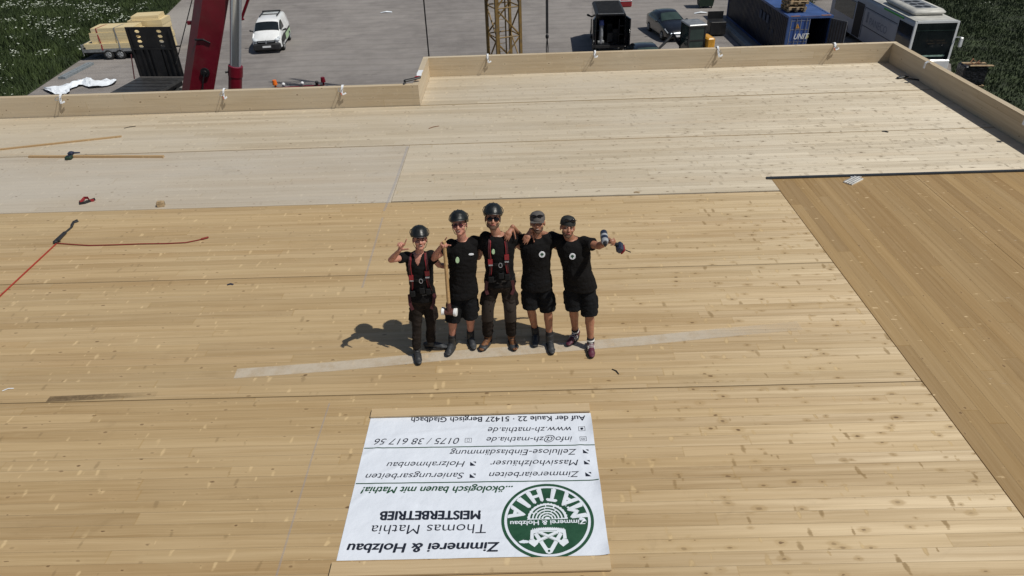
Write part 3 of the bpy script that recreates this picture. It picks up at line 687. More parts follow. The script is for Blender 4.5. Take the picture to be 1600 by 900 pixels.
# containers
def container():
    x0, x1, y0, y1, z0, z1 = 14.75, 17.15, 40.3, 52.5, 0, 2.6
    t = thing('shipping_container', (x0, y0, G), 'long blue shipping container with one rear door swung open', 'container'); W, L, Hh = x1-x0, y1-y0, z1
    def corr(p0, p1, d, n, za, zb, b):
        p0, p1, d = Vector(p0), Vector(p1), Vector(d); e = (p1-p0)/n; pr = []
        for i in range(n): pr += [p0+e*(i+.0), p0+e*(i+.30), p0+e*(i+.5)+d, p0+e*(i+.80)+d]
        pr.append(p1); 
        for a, c in zip(pr, pr[1:]): b.quad(a+Vector((0, 0, za)), c+Vector((0, 0, za)), c+Vector((0, 0, zb)), a+Vector((0, 0, zb)))
    b = MB(); corr((.03, .12, 0), (.03, L-.1, 0), (.04, 0, 0), 44, .15, Hh-.12, b); corr((W-.03, .12, 0), (W-.03, L-.1, 0), (-.04, 0, 0), 44, .15, Hh-.12, b); corr((.1, L-.05, 0), (W-.1, L-.05, 0), (0, -.04, 0), 9, .15, Hh-.12, b)
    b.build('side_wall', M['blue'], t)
    b = MB()
    for x in (0, W-.14):
        for y in (0, L-.14): b.box(x, x+.14, y, y+.14, 0, Hh)
        b.box(x+.04, x+.12, .14, L-.14, .02, .15); b.box(x+.02, x+.13, .14, L-.14, Hh-.12, Hh-.005)
    for y in (0, L-.12): b.box(.14, W-.14, y, y+.12, 0, .12); b.box(.14, W-.14, y, y+.12, Hh-.12, Hh-.006)
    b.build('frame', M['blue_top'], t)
    b = MB()
    for i in range(30):
        y = .14+i*(L-.28)/30; s_ = (L-.28)/30; b.quad((.1, y, Hh-.03), (W-.1, y, Hh-.03), (W-.1, y+s_*.5, Hh-.01), (.1, y+s_*.5, Hh-.01)); b.quad((.1, y+s_*.5, Hh-.01), (W-.1, y+s_*.5, Hh-.01), (W-.1, y+s_, Hh-.03), (.1, y+s_, Hh-.03))
    rf = b.build('roof', M['blue_top'], t)
    b = MB(); b.box(.12, .62, .02, .20, Hh+.002, Hh+.006); b.box(W-.62, W-.1, .02, .24, Hh+.002, Hh+.006); b.box(.7, W-.7, .015, .04, Hh+.002, Hh+.005); b.build('rust_patch', M['rust'], rf)
    b = MB(); b.box(.14, W-.14, .14, L-.14, .13, .15); b.build('floor', M['cont_in'], t)
    # closed left door leaf
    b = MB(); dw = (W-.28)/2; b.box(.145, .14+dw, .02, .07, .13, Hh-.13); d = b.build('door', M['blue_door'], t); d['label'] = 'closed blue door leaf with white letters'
    b = MB()
    for x in (.16, .14+dw*.52, .14+dw-.05): b.box(x, x+.03, .005, .018, .15, Hh-.15)
    for z in (.55, 1.25, 1.9, 2.36): b.box(.19, .14+dw-.05, .008, .018, z, z+.02)
    b.build('panel_edge', M['galv'], d)
    b = MB()
    for x in (.14+dw*.30, .14+dw*.80): b.cyl((x, -.02, .1), (x, -.02, Hh-.1), .018, .018, 8)
    b.build('locking_bar', M['galv'], d)
    b = MB(); b.v = [Vector((.40, -.003, 1.98)), Vector((.66, -.003, 1.98)), Vector((.53, -.003, 2.24))]; b.face((0, 1, 2)); b.build('warning_triangle', M['yellow'], d)
    b = MB(); b.box(.525, .545, -.006, -.004, 2.04, 2.14); b.box(.525, .545, -.006, -.004, 2.005, 2.025); b.build('warning_mark', M['ink'], d)
    me = text_mesh('UNIT', .25, 0, 1, .05); 
    for v in me.vertices: v.co = Vector((.38+v.co.x*.33, -.045-v.co.z*2, 1.42+v.co.y*.42))
    part('lettering', me, M['white'], d)
    b = MB(); b.v = [Vector(p) for p in ((1.12, -.045, 1.40), (1.22, -.045, 1.52), (1.15, -.045, 1.72), (1.06, -.045, 1.58))]; b.face((0, 1, 2, 3)); b.build('emblem', plain('pale_yellow_mark', (.55, .50, .25), .6), d)
    # open right leaf swung outward
    m = M4((W-.10, -.02, 0), R(-62)); b = MB(); n = 7
    b.box(0, dw, -.03, .03, .13, Hh-.13, m=m); d2 = b.build('door', plain('door_inner', (.075, .078, .09), .6, dirt=.4), t); d2['label'] = 'grey inner side of the open door leaf'
    b = MB()
    for i in range(6): b.box(.10+i*dw/6, .14+i*dw/6, -.05, -.032, .2, Hh-.2, m=m)
    b.build('rib', M['cont_in'], d2)
    # faded mark on the long side
    b = MB()
    for i in range(3): b.box(-.012, -.008, 3.2-i*.0+i*.7, 3.65+i*.7, 1.55-.0*i, 2.0)
    b.box(-.012, -.008, 3.0, 3.12, 1.2, 1.38); b.box(-.012, -.008, 2.4, 2.5, 1.1, 1.4); b.box(-.012, -.008, 2.15, 2.3, 1.28, 1.4); b.box(-.012, -.008, 2.15, 2.2, 1.0, 1.28); b.build('faded_mark', plain('faded_mark', (.035, .048, .09), .7), t)
    # stack of pallets and boards on the roof
    for i in range(5):
        p = thing('pallet', (x0+.75+.06*math.sin(i*5), y0+1.6+.1*math.cos(i*3), G+Hh+.004+i*.145), ['lowest', 'second lowest', 'middle', 'second highest', 'topmost'][i]+' wooden pallet of the stack on the blue container roof', 'pallet', rz=R(90+4*math.sin(i*2)), group='pallets on the container roof')
        b = MB()
        for k in range(7): b.box(-.6+k*.175, -.48+k*.175, -.5, .5, .118, .14, 1)
        b.build('top_boards', M['pallet'], p); b = MB()
        for yy in (-.5, -.07, .36):
            b.box(-.6, .6, yy, yy+.14, .0, .02)
            for xx in (-.6, -.07, .46): b.box(xx, xx+.14, yy, yy+.14, .02, .118)
        b.build('blocks', M['pallet'], p)
    o = MB(); o.bbox(0, .38, 0, 9.4, 0, .30, .02); o.box(.10, .28, .02, 9.38, .302, .34); o = o.build('steel_beam', M['kerb'], None, (0, 0, 0)); o.location = (x0-1.05, y0+1.6, G); tag(o, 'long grey beam lying on the gravel along the blue container', 'beam')
    k = thing('open_trailer_box', (x0-1.9, y0+7.4, G), 'dark box with an open lid standing between excavator and blue container', 'box'); b = MB(); b.bbox(-.5, .5, -.5, .5, .1, .9, .03); b.build('body', M['black_steel'], k)
    b = MB(); b.box(-.5, .5, .48, .54, .9, 1.35); b.build('lid', M['black_steel'], k)
container()
k = thing('waste_bin', atz(1104, 14, G)+Vector((0, .6, 0)), 'dark green waste bin on wheels at the top behind the black car', 'bin'); b = MB()
b.loft([[Vector((x*s, y*s*.9, z)) for x, y in ((-1, -1), (1, -1), (1, 1), (-1, 1))] for z, s in ((.15, .48), (1.15, .62), (1.2, .64))]); b.build('body', M['bin'], k); b = MB(); b.bbox(-.66, .66, -.60, .60, 1.205, 1.32, .05); b.build('lid', M['bin'], k)
for x in (-.4, .4):
    b = MB(); b.cyl((x-.04, -.35, .1), (x+.04, -.35, .1), .1); b.build('wheel', M['rubber'], k)
k = thing('fuel_can', atz(977, 10, G), 'small red container on the gravel behind the open black van', 'container'); b = MB(); b.bbox(-.45, .45, -.3, .3, 0, .5, .06); b.build('body', M['strap_red'], k); b = MB(); b.box(-.46, .46, -.31, .31, .42, .47); b.build('rim', M['strap_wh'], k)

# bus
def bus():
    z = -3.25; fl, fr, bl = atz(1432, 33, z), atz(1502, 32, z), atz(1366, 0, z); Wd = (fr-fl).length; d = (bl-fl); d.z = 0; rz = math.atan2(d.y, d.x)-math.pi/2
    t = thing('city_bus', (fl.x, fl.y, G), 'white and grey single-deck bus with roof unit parked by the dark grass', 'bus', rz=rz); L = 11.5; Hh = z-G; W = Wd
    b = MB(); prof = [(0, .35), (0, Hh-.28), (.04, Hh-.12), (.16, Hh-.02), (.4, Hh), (W-.4, Hh), (W-.16, Hh-.02), (W-.04, Hh-.12), (W, Hh-.28), (W, .35)]
    b.loft([[Vector((x, y, zz)) for x, zz in prof] for y in (.06, .5, L-.1, L)]); b.build('body', M['bus_side'], t, smooth=40)
    b = MB(); b.loft([[Vector((.06+.0, y, Hh-.04)), Vector((.30, y, Hh+.012)), Vector((W-.30, y, Hh+.012)), Vector((W-.06, y, Hh-.04))] for y in (.08, L-.1)]); b.build('roof', M['dirty_white'], t)
    b = MB(); b.box(-.02, .09, -.03, .058, .42, Hh-.05); b.box(W-.09, W+.02, -.03, .058, .42, Hh-.05); b.box(.09, W-.09, -.03, .058, Hh-.12, Hh-.01); b.bbox(-.01, W+.01, -.14, .056, .28, .80, .05); b.build('front_frame', M['white_paint'], t)
    b = MB(); b.box(.092, W-.092, -.022, .05, .802, Hh-.125); b.build('windshield', M['glass'], t)
    b = MB(); b.box(.15, W-.30, -.032, -.024, .95, 1.03); b.build('dashboard_trim', plain('pale_green_trim', (.30, .42, .36), .4), t); b = MB(); b.box(.10, W-.1, -.03, -.0235, Hh-.50, Hh-.47); b.build('destination_board', M['glass_g'], t)
    b = MB(); b.cyl((W+.02, .0, 1.9), (W+.22, -.22, 1.95), .02); b.bbox(W+.14, W+.30, -.30, -.2, 1.45, 1.95, .03); b.build('wing_mirror', M['white_paint'], t)
    # side facing the roof: glass band, grey panel, open door as a dark panel
    def panel(name, y0, y1, z0, z1, m, p=.012, x=0.0): b = MB(); b.box(x-p, x+.0-.001, y0, y1, z0, z1); return b.build(name, M[m], t)
    panel('side_window', .12, 1.75, 1.0, Hh-.30, 'glass'); panel('door', .25, 1.6, .38, .98, 'glass')
    panel('side_panel', 1.8, 6.2, 1.25, Hh-.62, 'bus_side', .02); panel('door_opening_shade', 6.4, 7.5, .40, Hh-.45, 'cont_in')  # dark panel on the side stands for the shade inside the doorway
    panel('panel_joint', 1.8, 6.2, 1.19, 1.22, 'ink', .016); panel('panel_joint', 6.23, 6.27, .5, Hh-.6, 'ink', .016)
    panel('panel_joint', 1.9, L-.3, Hh-.57, Hh-.54, 'ink', .016); panel('side_window', 7.7, L-.6, 1.2, Hh-.6, 'glass_g')
    panel('green_stripe', 1.4, 3.9, Hh-.20, Hh-.12, 'green', .03, .03); panel('side_letter_mark', 5.55, 5.8, 1.45, Hh-.72, 'grey_mark', .028)
    me = text_mesh('PANECO', 0, .01)
    for v in me.vertices: v.co = Vector((-.026, 5.35-v.co.x*.62, 1.42+v.co.y*.55))
    part('side_lettering', me, plain('faint_letter', (.27, .28, .32), .6), t)
    b = MB(); b.bbox(.25, W-.22, 1.0, 4.6, Hh+.012, Hh+.30, .12); ac = b.build('roof_unit', M['dirty_white'], t, smooth=50)
    b = MB(); b.box(.62, W-.5, 1.5, 4.2, Hh+.302, Hh+.312); b.build('vent_grille', M['galv'], ac)
    for i in range(4):
        for j in range(2):
            b = MB(); b.cyl((W/2-.24+j*.42, 1.85+i*.65, Hh+.313), (W/2-.24+j*.42, 1.85+i*.65, Hh+.325), .19, .19, 16); b.build('fan', M['black_steel'], ac)
    for y in (2.6, 8.6):
        wheel(t, .13, y, .46, .26, -1); wheel(t, W-.13, y, .46, .26, 1)
bus()
k = thing('wrapped_pallet', atz(1517, 138, G)+Vector((0, .4, 0)), 'pallet load wrapped in shiny black film with boards on top beside the bus', 'pallet load', rz=R(-6))
b = MB()
for xx in (-.55, -.05, .45): b.box(xx, xx+.12, -.45, .45, 0, .13)
b.box(-.58, .60, -.47, .47, .132, .15); b.build('pallet_base', M['pallet'], k)
b = MB(); b.bbox(-.55, .57, -.44, .44, .155, 1.10, .06); b.build('wrapped_load', [M['film']], k, smooth=30)
b = MB(); b.box(-.35, .75, -.50, -.30, 1.105, 1.14); b.box(-.5, .6, .0, .2, 1.105, 1.13); b.build('board', M['pallet'], k)
b = MB(); q = random.Random(5)
for i in range(9): x, y = q.uniform(-.6, .2), q.uniform(-.3, .3); b.cyl((x, y, 1.14), (x+q.uniform(-.3, .3), y+q.uniform(-.2, .2), 1.2+q.uniform(0, .1)), .02)
b.build('offcuts', M['rust'], k)

# timber trailer with board packs
def trailer():
    t = thing('flat_trailer', atz(133, 96, G)+Vector((0, .3, 0)), 'low flat trailer on twin axles carrying yellow board packs by the meadow', 'trailer', rz=R(2)); L = 4.6
    b = MB(); b.box(0, L, -.15, 1.75, .55, .64); b.box(.05, L, -.17, -.152, .50, .70); b.build('bed', M['galv'], t)
    b = MB(); b.box(.1, L, -.1, 1.7, .38, .545); b.cyl((L, .8, .45), (L+1.2, .8, .45), .05); b.build('chassis', M['black_steel'], t)
    b = MB(); b.box(-.05, 0, -.15, 1.75, .55, .95); b.cyl((-.03, -.12, .3), (-.03, -.12, 1.0), .03); b.build('end_board', M['galv'], t)
    for x in (1.55, 2.3):
        wheel(t, 0, 0, .31, .2, -1); w_ = [o for o in bpy.data.objects if o.parent == t and o.name.startswith('wheel')][-1]; w_.rotation_euler = (0, 0, R(90)); w_.location = (x, -.08, 0)
        b = MB(); b.cyl((x, 1.6, .31), (x, 1.75, .31), .31, .31, 18); b.build('wheel', M['rubber'], t)
    B = Vector(t.location)
    def pack(x, y, z, w_, d, h, lay, label, rz=0.0):
        o = MB()
        for i in range(lay):
            j = .03*math.sin(i*2.3+x); o.box(-w_/2+j, w_/2+j, -d/2, d/2, i*h/lay+.006, (i+1)*h/lay)
        o = o.build('board_pack', M['pack'], None, (0, 0, 0)); o.location = B+Vector((x, y, z)); o.rotation_euler = (0, 0, R(2)+rz); tag(o, label, 'boards', 'yellow board packs on the trailer'); return o
    pack(2.0, .8, .645, 3.7, 1.7, .36, 2, 'lowest wide pack of yellow boards lying on the trailer bed'); pack(2.0, .85, 1.008, 2.8, 1.5, .42, 2, 'middle pack of yellow boards under the red lashing strap')
    pack(2.05, .85, 1.43, 2.95, 1.5, .20, 1, 'thin overhanging layer of yellow boards above the middle pack'); pack(2.05, .85, 1.633, 2.65, 1.4, .26, 1, 'topmost yellow board pack in front on the trailer')
    pack(3.45, 2.55, .0, 2.2, 1.5, 1.95, 6, 'tall separate stack of yellow boards behind the trailer'); pack(3.45, 2.6, 1.955, 1.7, 1.3, .24, 2, 'small top pack crowning the stack behind the trailer', R(4))
    for i, (x, m, lab) in enumerate(((1.3, 'strap_red', 'red lashing strap over the left of the yellow boards on the trailer'), (2.45, 'galv', 'grey lashing strap over the right of the yellow boards on the trailer'))):
        o = MB(); o.ribbon([(0, -.16, .62), (-.04, -.06, 1.0), (-.14, .06, 1.44), (-.18, .12, 1.90), (-.1, .8, 1.905), (0, 1.6, 1.88), (0, 1.78, .66)], (1, 0, 0), .07, .01); o = o.build('lashing_strap', M[m], None, (0, 0, 0)); o.location = B+Vector((x, 0, 0)); tag(o, lab, 'strap')
trailer()
# low loader with raised black ramp
def lowloader():
    zb = -4.9; p0, p1 = atz(219, 120, zb), atz(288, 120, zb); W = (p1-p0).length; n_ = atz(190, 146, zb)
    t = thing('loading_truck', (p0.x, p0.y, G), 'dark flatbed truck with black ramp plate with oval holes raised upright', 'truck', rz=math.atan2(p1.y-p0.y, p1.x-p0.x)); h = zb-G
    b = MB(); b.box(-.02, W+.02, -7.0, -.06, h-.12, h); b.build('bed', M['dark_steel'], t)
    b = MB()
    for i in range(12): b.box(.05, W-.05, -6.8+i*.56, -6.75+i*.56, h+.001, h+.012)
    b.build('bed_rib', M['black_steel'], t)
    b = MB(); b.box(.2, W-.2, -7, 0, h-.45, h-.125); b.build('chassis', M['black_steel'], t)
    for y in (-5.6, -1.6, -.7):
        for s, x in ((-1, .12), (1, W-.12)): wheel(t, x, y, .36, .24, s)
    # ramp plate with holes: built as slats around the openings
    Hr = 2.55; b = MB(); holes = [(x, z) for x in (W*.24, W*.72) for z in (Hr-.22, Hr-.47, Hr-.72, Hr-.97)]; hw, hh = .15, .075
    xs = [0]+[c for x in (W*.24, W*.72) for c in (x-hw, x+hw)]+[W]
    for i in range(5):
        xa, xb = xs[i], xs[i+1]
        if i % 2 == 0: b.box(xa, xb, -.03, .03, 0, Hr)
        else:
            z_ = 0
            for zc in (Hr-.97, Hr-.72, Hr-.47, Hr-.22): b.box(xa, xb, -.03, .03, z_, zc-hh); z_ = zc+hh
            b.box(xa, xb, -.03, .03, z_, Hr)
            for zc in (Hr-.97, Hr-.72, Hr-.47, Hr-.22):
                for sx in (xa, xb):
                    s = 1 if sx == xa else -1
                    for sz in (-1, 1): b.v += [Vector((sx, y, zc+sz*hh)) for y in (-.03, .03)]+[Vector((sx+s*.07, y, zc+sz*hh)) for y in (-.03, .03)]+[Vector((sx, y, zc)) for y in (-.03, .03)]; n = len(b.v)-6; [b.face(f) for f in ((n, n+2, n+4), (n+1, n+3, n+5), (n+2, n+3, n+5, n+4))]
    rp = b.build('ramp', M['black_steel'], t); rp.location = (0, 0, h+.01)
    b = MB()
    for x in (.12, W*.24, W*.36, W*.46, W*.72, W*.84, W-.12): b.box(x-.04, x+.04, -.10, -.032, .02, 1.45 if .3 < x < W-.3 else Hr-.1)
    b.box(.05, W-.05, -.09, -.033, 1.42, 1.50); b.box(W*.46, W*.66, -.085, -.033, .02, 1.46); b.build('stiffener', M['black_steel'], rp)
    b = MB(); b.cyl((-.02, -.5, .02), (-.06, -.08, 1.2), .03); b.build('stay', M['strap_dk'], rp)
lowloader()

# truck crane with red boom
def truck_crane():
    y = 21.5; a0, a1 = aty(288, 143, y), aty(340, 141, y); b0, b1 = aty(310, 0, y), aty(362, 0, y); base = (a0+a1)/2; top = (b0+b1)/2; d = (top-base).normalized(); W = (a1-a0).length*.97
    foot = base-d*((base.z-(G+2.6))/d.z)
    t = thing('truck_crane', (foot.x, foot.y, G), 'mobile crane with broad dark red boom and chrome lift cylinder', 'crane'); O = Vector(t.location)
    s = Vector((0, 1, 0)); s = (s-d*s.dot(d)).normalized(); u = d.cross(s)*-1
    if u.x < 0: u = -u
    def sec(p, w, e): 
        return [p+u*(w*a)+s*(w*c*e) for a, c in ((-.50, -.16), (-.47, -.24), (-.17, -.52), (.47, -.52), (.5, -.47), (.24, .45), (.1, .55), (-.25, .55), (-.38, .4))]
    b = MB(); b.loft([sec(foot-O+d*q, W, 1.0) for q in (-.3, 9.5)]); bm_ = b.build('boom', M['red_paint'], t)
    b = MB(); b.loft([sec(foot-O+d*q, W*.84, .9) for q in (9.4, 15)]); b.build('inner_boom', M['red_paint'], t)
    b = MB(); p = base-O+d*.85+u*W*.20-s*W*.53; b.cyl(p, p-s*.05, .13, .13, 14); b.cyl(p-s*.05, p-s*.08, .06, .05, 10); b.tube([p-s*.06, p-s*.08-d*.25, p-s*.06-d*.6+u*.03], .02); b.build('cable_reel', M['black_steel'], bm_)
    b = MB(); p = base-O+d*1.75+u*(-.05)-s*W*.54; b.cone(p-u*.15-d*.06, p+u*.05+d*.02, .03, .03, 8); b.cone(p+u*.05+d*.02, p+u*.25, .025, .02, 8); b.build('bracket', M['black_steel'], bm_)
    b = MB(); p = base-O+d*1.95-u*W*.5; b.box(-.16, .0, -.05, .05, -.05, .05, m=Matrix.Translation(p)); b.build('lug', M['red_paint'], bm_)
    # cylinder
    c0, c1 = aty(366, 141, y-.6)-O, aty(368, 104, y-.6)-O; c2 = aty(368.5, 0, y-.6)-O; e = (c2-c1).normalized()
    b = MB(); b.cyl(c0-e*2.8, c1, .19, .19, 20); b.cyl(c1-e*.28, c1+e*.02, .205, .205, 20); cy = b.build('lift_cylinder', M['red_paint'], t, smooth=40)
    b = MB(); b.cyl(c1+e*.02, c1+e*5.0, .155, .155, 20); b.build('cylinder_rod', M['chrome'], cy, smooth=40)
    b = MB(); p = c1-e*.13; b.cyl(p-Vector((.16, .05, 0)), p-Vector((.26, .12, 0)), .03); b.build('fitting', M['black_steel'], cy)
    b = MB(); p = aty(384, 10, y)-O; q = aty(377, 30, y)-O; b.cone(p+(p-q)*2, q, .045, .045, 8); b.cone(q, q+Vector((.06, 0, 0)), .045, .03, 8); b.build('stay_rod', M['red_paint'], t)
    # carrier below the roof edge
    b = MB(); b.cyl((0, 0, 1.3), (0, 0, 1.7), 1.1, 1.1, 24); b.bbox(-1.2, 1.4, -.9, .9, 1.7, 3.1, .1); b.build('turntable', M['red_paint'], t)
    b = MB(); b.bbox(-2.5, 6.5, -1.2, 1.2, .75, 1.3, .05); b.build('chassis', M['dark_steel'], t)
    b = MB(); b.bbox(3.6, 5.9, -1.2, 1.2, 1.305, 3.1, .18); cb = b.build('cab', M['red_paint'], t, smooth=40)
    b = MB(); b.box(5.88, 5.91, -1.0, 1.0, 2.0, 2.8); b.box(4.1, 5.5, -1.215, -1.19, 2.0, 2.8); b.build('window', M['glass'], cb)
    for x in (-1.6, -.2, 3.2, 5.0):
        for s_ in (-1, 1):
            wheel(t, 0, 0, .5, .3, s_); w_ = [o for o in bpy.data.objects if o.parent == t and o.name.startswith('wheel')][-1]; w_.rotation_euler = (0, 0, R(90)); w_.location = (x, s_*1.0, 0)
    # warning light bar on a mast above the cab
    l0, l1 = aty(431, 137.5, y)-O, aty(506, 133, y)-O; b = MB(); b.cyl(l0, l1, .022, .022, 8); b.cyl((l0+l1)/2, Vector(((l0+l1).x/2, 0, 3.05)), .03, .03, 8); br = b.build('light_bar', M['red_paint'], t)
    for p, m in ((l0, 'amber'), (l1, 'red_paint')):
        b = MB(); b.cyl(p, p+Vector((0, 0, .10)), .03, .03, 10); b.cyl(p+Vector((0, 0, .10)), p+Vector((0, 0, .24)), .075, .06, 12); b.build('beacon', M[m], br, smooth=40)
    for f in (.17, .56, .86):
        p = l0+(l1-l0)*f; b = MB(); b.cone(p+Vector((0, 0, .04)), p+Vector((.02, -.05, .11)), .045, .055, 10); b.build('work_light', M['white' if f < .8 else 'plastic'], br, smooth=40)
truck_crane()

# tower crane mast
def mast():
    t = thing('tower_crane', (-.62, 33.5, G), 'rusty yellow lattice mast of a tower crane', 'crane', rz=R(24)); w2 = .57; Hm = 22
    for x, y in ((-w2, -w2), (w2, -w2), (w2, w2), (-w2, w2)):
        b = MB(); b.box(x-.06, x+.06, y-.06, y+.06, 0, Hm); b.build('mast_leg', M['yellow_steel'], t)
    b = MB(); st = 1.25
    for i in range(int(Hm/st)):
        z = i*st
        for (xa, ya, xb, yb) in ((-w2, -w2, w2, -w2), (w2, -w2, w2, w2), (w2, w2, -w2, w2), (-w2, w2, -w2, -w2)):
            A, B = (xa, ya), (xb, yb)
            if i % 2: A, B = B, A
            b.cyl((A[0], A[1], z), (B[0], B[1], z+st), .038, .038, 6); b.cyl((xa, ya, z), (xb, yb, z), .03, .03, 6)
    b.build('bracing', M['yellow_steel'], t)
    b = MB()
    for x in (-.22, .12): b.box(x-.025, x+.025, .02, .07, 0, Hm)
    for i in range(int(Hm/.35)): b.cyl((-.22, .045, .2+i*.35), (.12, .045, .2+i*.35), .012, .012, 5)
    b.build('ladder', M['yellow_steel'], t)
    b = MB(); b.bbox(-1.4, 1.4, -1.4, 1.4, 0, .5, .05); b.build('base_block', M['kerb'], t)
mast()
def sling(name, x, y, z0, z1, r, label, hook):
    t = thing(name, (x, y, z0), label, 'cable'); b = MB()
    if hook:
        zh = hook-z0; b.ribbon([(0, 0, zh+.1), (0, 0, z1-z0)], (1, 0, 0), r*2.6, .03); b.build('strap', M['dark_steel'], t)
        b = MB(); b.ball((0, 0, zh), .06, .05, .09); b.build('shackle', M['black_steel'], t); b = MB(); b.tube([(0, 0, zh-.02), (.03, 0, zh-.4), (.02, 0, 0)], .018); b.tube([(0, 0, zh-.02), (-.03, 0, zh-.4), (-.0, 0, 0)], .018); b.build('chain', M['black_steel'], t)
    else: b.tube([(0, 0, 0), (.0, 0, z1-z0)], r, 8); b.build('line', M['black_steel'], t)
p, q = aty(667, 90, 24), aty(662, 0, 24); sling('hanging_cable', q.x, 24, p.z-1.2, 14, .022, 'thin black cable hanging left of the yellow lattice mast', None)
p, h = aty(855, 84, 26), aty(855, 57, 26); sling('hanging_cable', p.x, 26, p.z-1.0, 14, .035, 'dark chain sling with shackle hanging right of the yellow lattice mast', h.z)
a, c = aty(279, 84, 30), aty(300, 0, 30); t = MB(); t.tube([a-(c-a)*.2, c+(c-a)*3], .02, 6); o = t.build('guy_cable', M['black_steel'], None, a); tag(o, 'thin slanting cable between the black ramp and the red boom', 'cable')
# things on the yard
b = MB(); q = random.Random(9); top = [atz(x, y, G+.10) for x, y in ((64, 136), (84, 137), (100, 133), (118, 128), (136, 122), (148, 126), (168, 124), (188, 124))]; bot = [atz(x, y, G+.10) for x, y in ((72, 141), (86, 147), (104, 148), (112, 138), (128, 132), (140, 136), (166, 134), (184, 129))]
rows = []
for a, c in zip(top, bot): rows.append([a.lerp(c, f)+Vector((0, 0, q.uniform(0, .18)*math.sin(math.pi*f))) for f in (0, .2, .4, .6, .8, 1)])
fine = []
for i in range(len(rows)-1):
    for s in range(4): fine.append([rows[i][j].lerp(rows[i+1][j], s/4)+Vector((q.uniform(-.03, .03), q.uniform(-.05, .05), q.uniform(-.02, .09))) for j in range(6)])
for i in range(len(fine)-1):
    for j in range(5): b.quad(fine[i][j], fine[i+1][j], fine[i+1][j+1], fine[i][j+1])
o = b.build('plastic_sheet', M['sheet'], None, top[3], 60); tag(o, 'crumpled white plastic sheet lying on the gravel by the meadow', 'sheet')
b = MB(); a, c = atz(97, 124, G), atz(142, 101, G); n = (c-a).normalized(); sd_ = Vector((-n.y, n.x, 0))
b.box(0, (c-a).length, -.22, .22, 0, .14); b.box(.02, (c-a).length-.02, -.06, .06, .142, .17); o = b.build('steel_channel', M['kerb'], None, (0, 0, 0)); o.location = a; o.rotation_euler = (0, 0, math.atan2(n.y, n.x)); tag(o, 'grey channel lying at the meadow edge below the board trailer', 'beam')
for px, py, lab in ((603, 20, 'white scrap of paper on the gravel left of the yellow mast'), (1094, 21, 'white scrap of film on the gravel behind the mini excavator')):
    b = MB(); P = [Vector((-.45, -.1, .02)), Vector((.0, -.14, .09)), Vector((.5, -.06, .03)), Vector((.45, .16, .05)), Vector((.05, .10, .12)), Vector((-.4, .14, .03))]; b.v = P; b.face((0, 1, 4, 5)); b.face((1, 2, 3, 4)); o = b.build('paper_scrap', M['sheet'], None, (0, 0, 0)); o.location = atz(px, py, G); tag(o, lab, 'paper', None)
# ================================================================== PEOPLE
def hand(b, wr, d, nrm, curls, thumb, sgn, sc=1.0):
    """palm and five fingers added to b; d = direction of the hand, nrm = way the palm faces, sgn = side of the thumb"""
    d = d.normalized(); nrm = (nrm-d*nrm.dot(d)).normalized(); side = d.cross(nrm)*sgn
    b.cone(wr+d*.012*sc, wr+d*.075*sc, .024*sc, .034*sc, 12, .48, side)
    for i, (o, L) in enumerate(((.030, .92), (.010, 1.0), (-.010, .95), (-.029, .76))):
        p = wr+d*(.088-.004*abs(i-1))*sc+side*o*sc; a = 0; c = curls[i]; dr = d+side*(o*1.5)
        for ln, k, r in ((.043, .85, .0098), (.027, 1.0, .0088), (.022, .7, .0080)):
            a += c*k; q = (dr*math.cos(a)+nrm*math.sin(a)).normalized(); e = p+q*ln*L*sc; b.cone(p, e, r*sc, (r-.0008)*sc, 8); p = e
    p = wr+d*.026*sc+side*.026*sc+nrm*.006*sc; q = (d*.62+side*(.75-.5*thumb)+nrm*(.2+.55*thumb)).normalized()
    for ln, r, t in ((.040, .0125, 0), (.032, .0108, .35), (.026, .0095, .4)):
        q = (q+(nrm*.7+d*.4-side*.35)*t*thumb).normalized(); e = p+q*ln*sc; b.cone(p, e, r*sc, r*.92*sc, 8); p = e

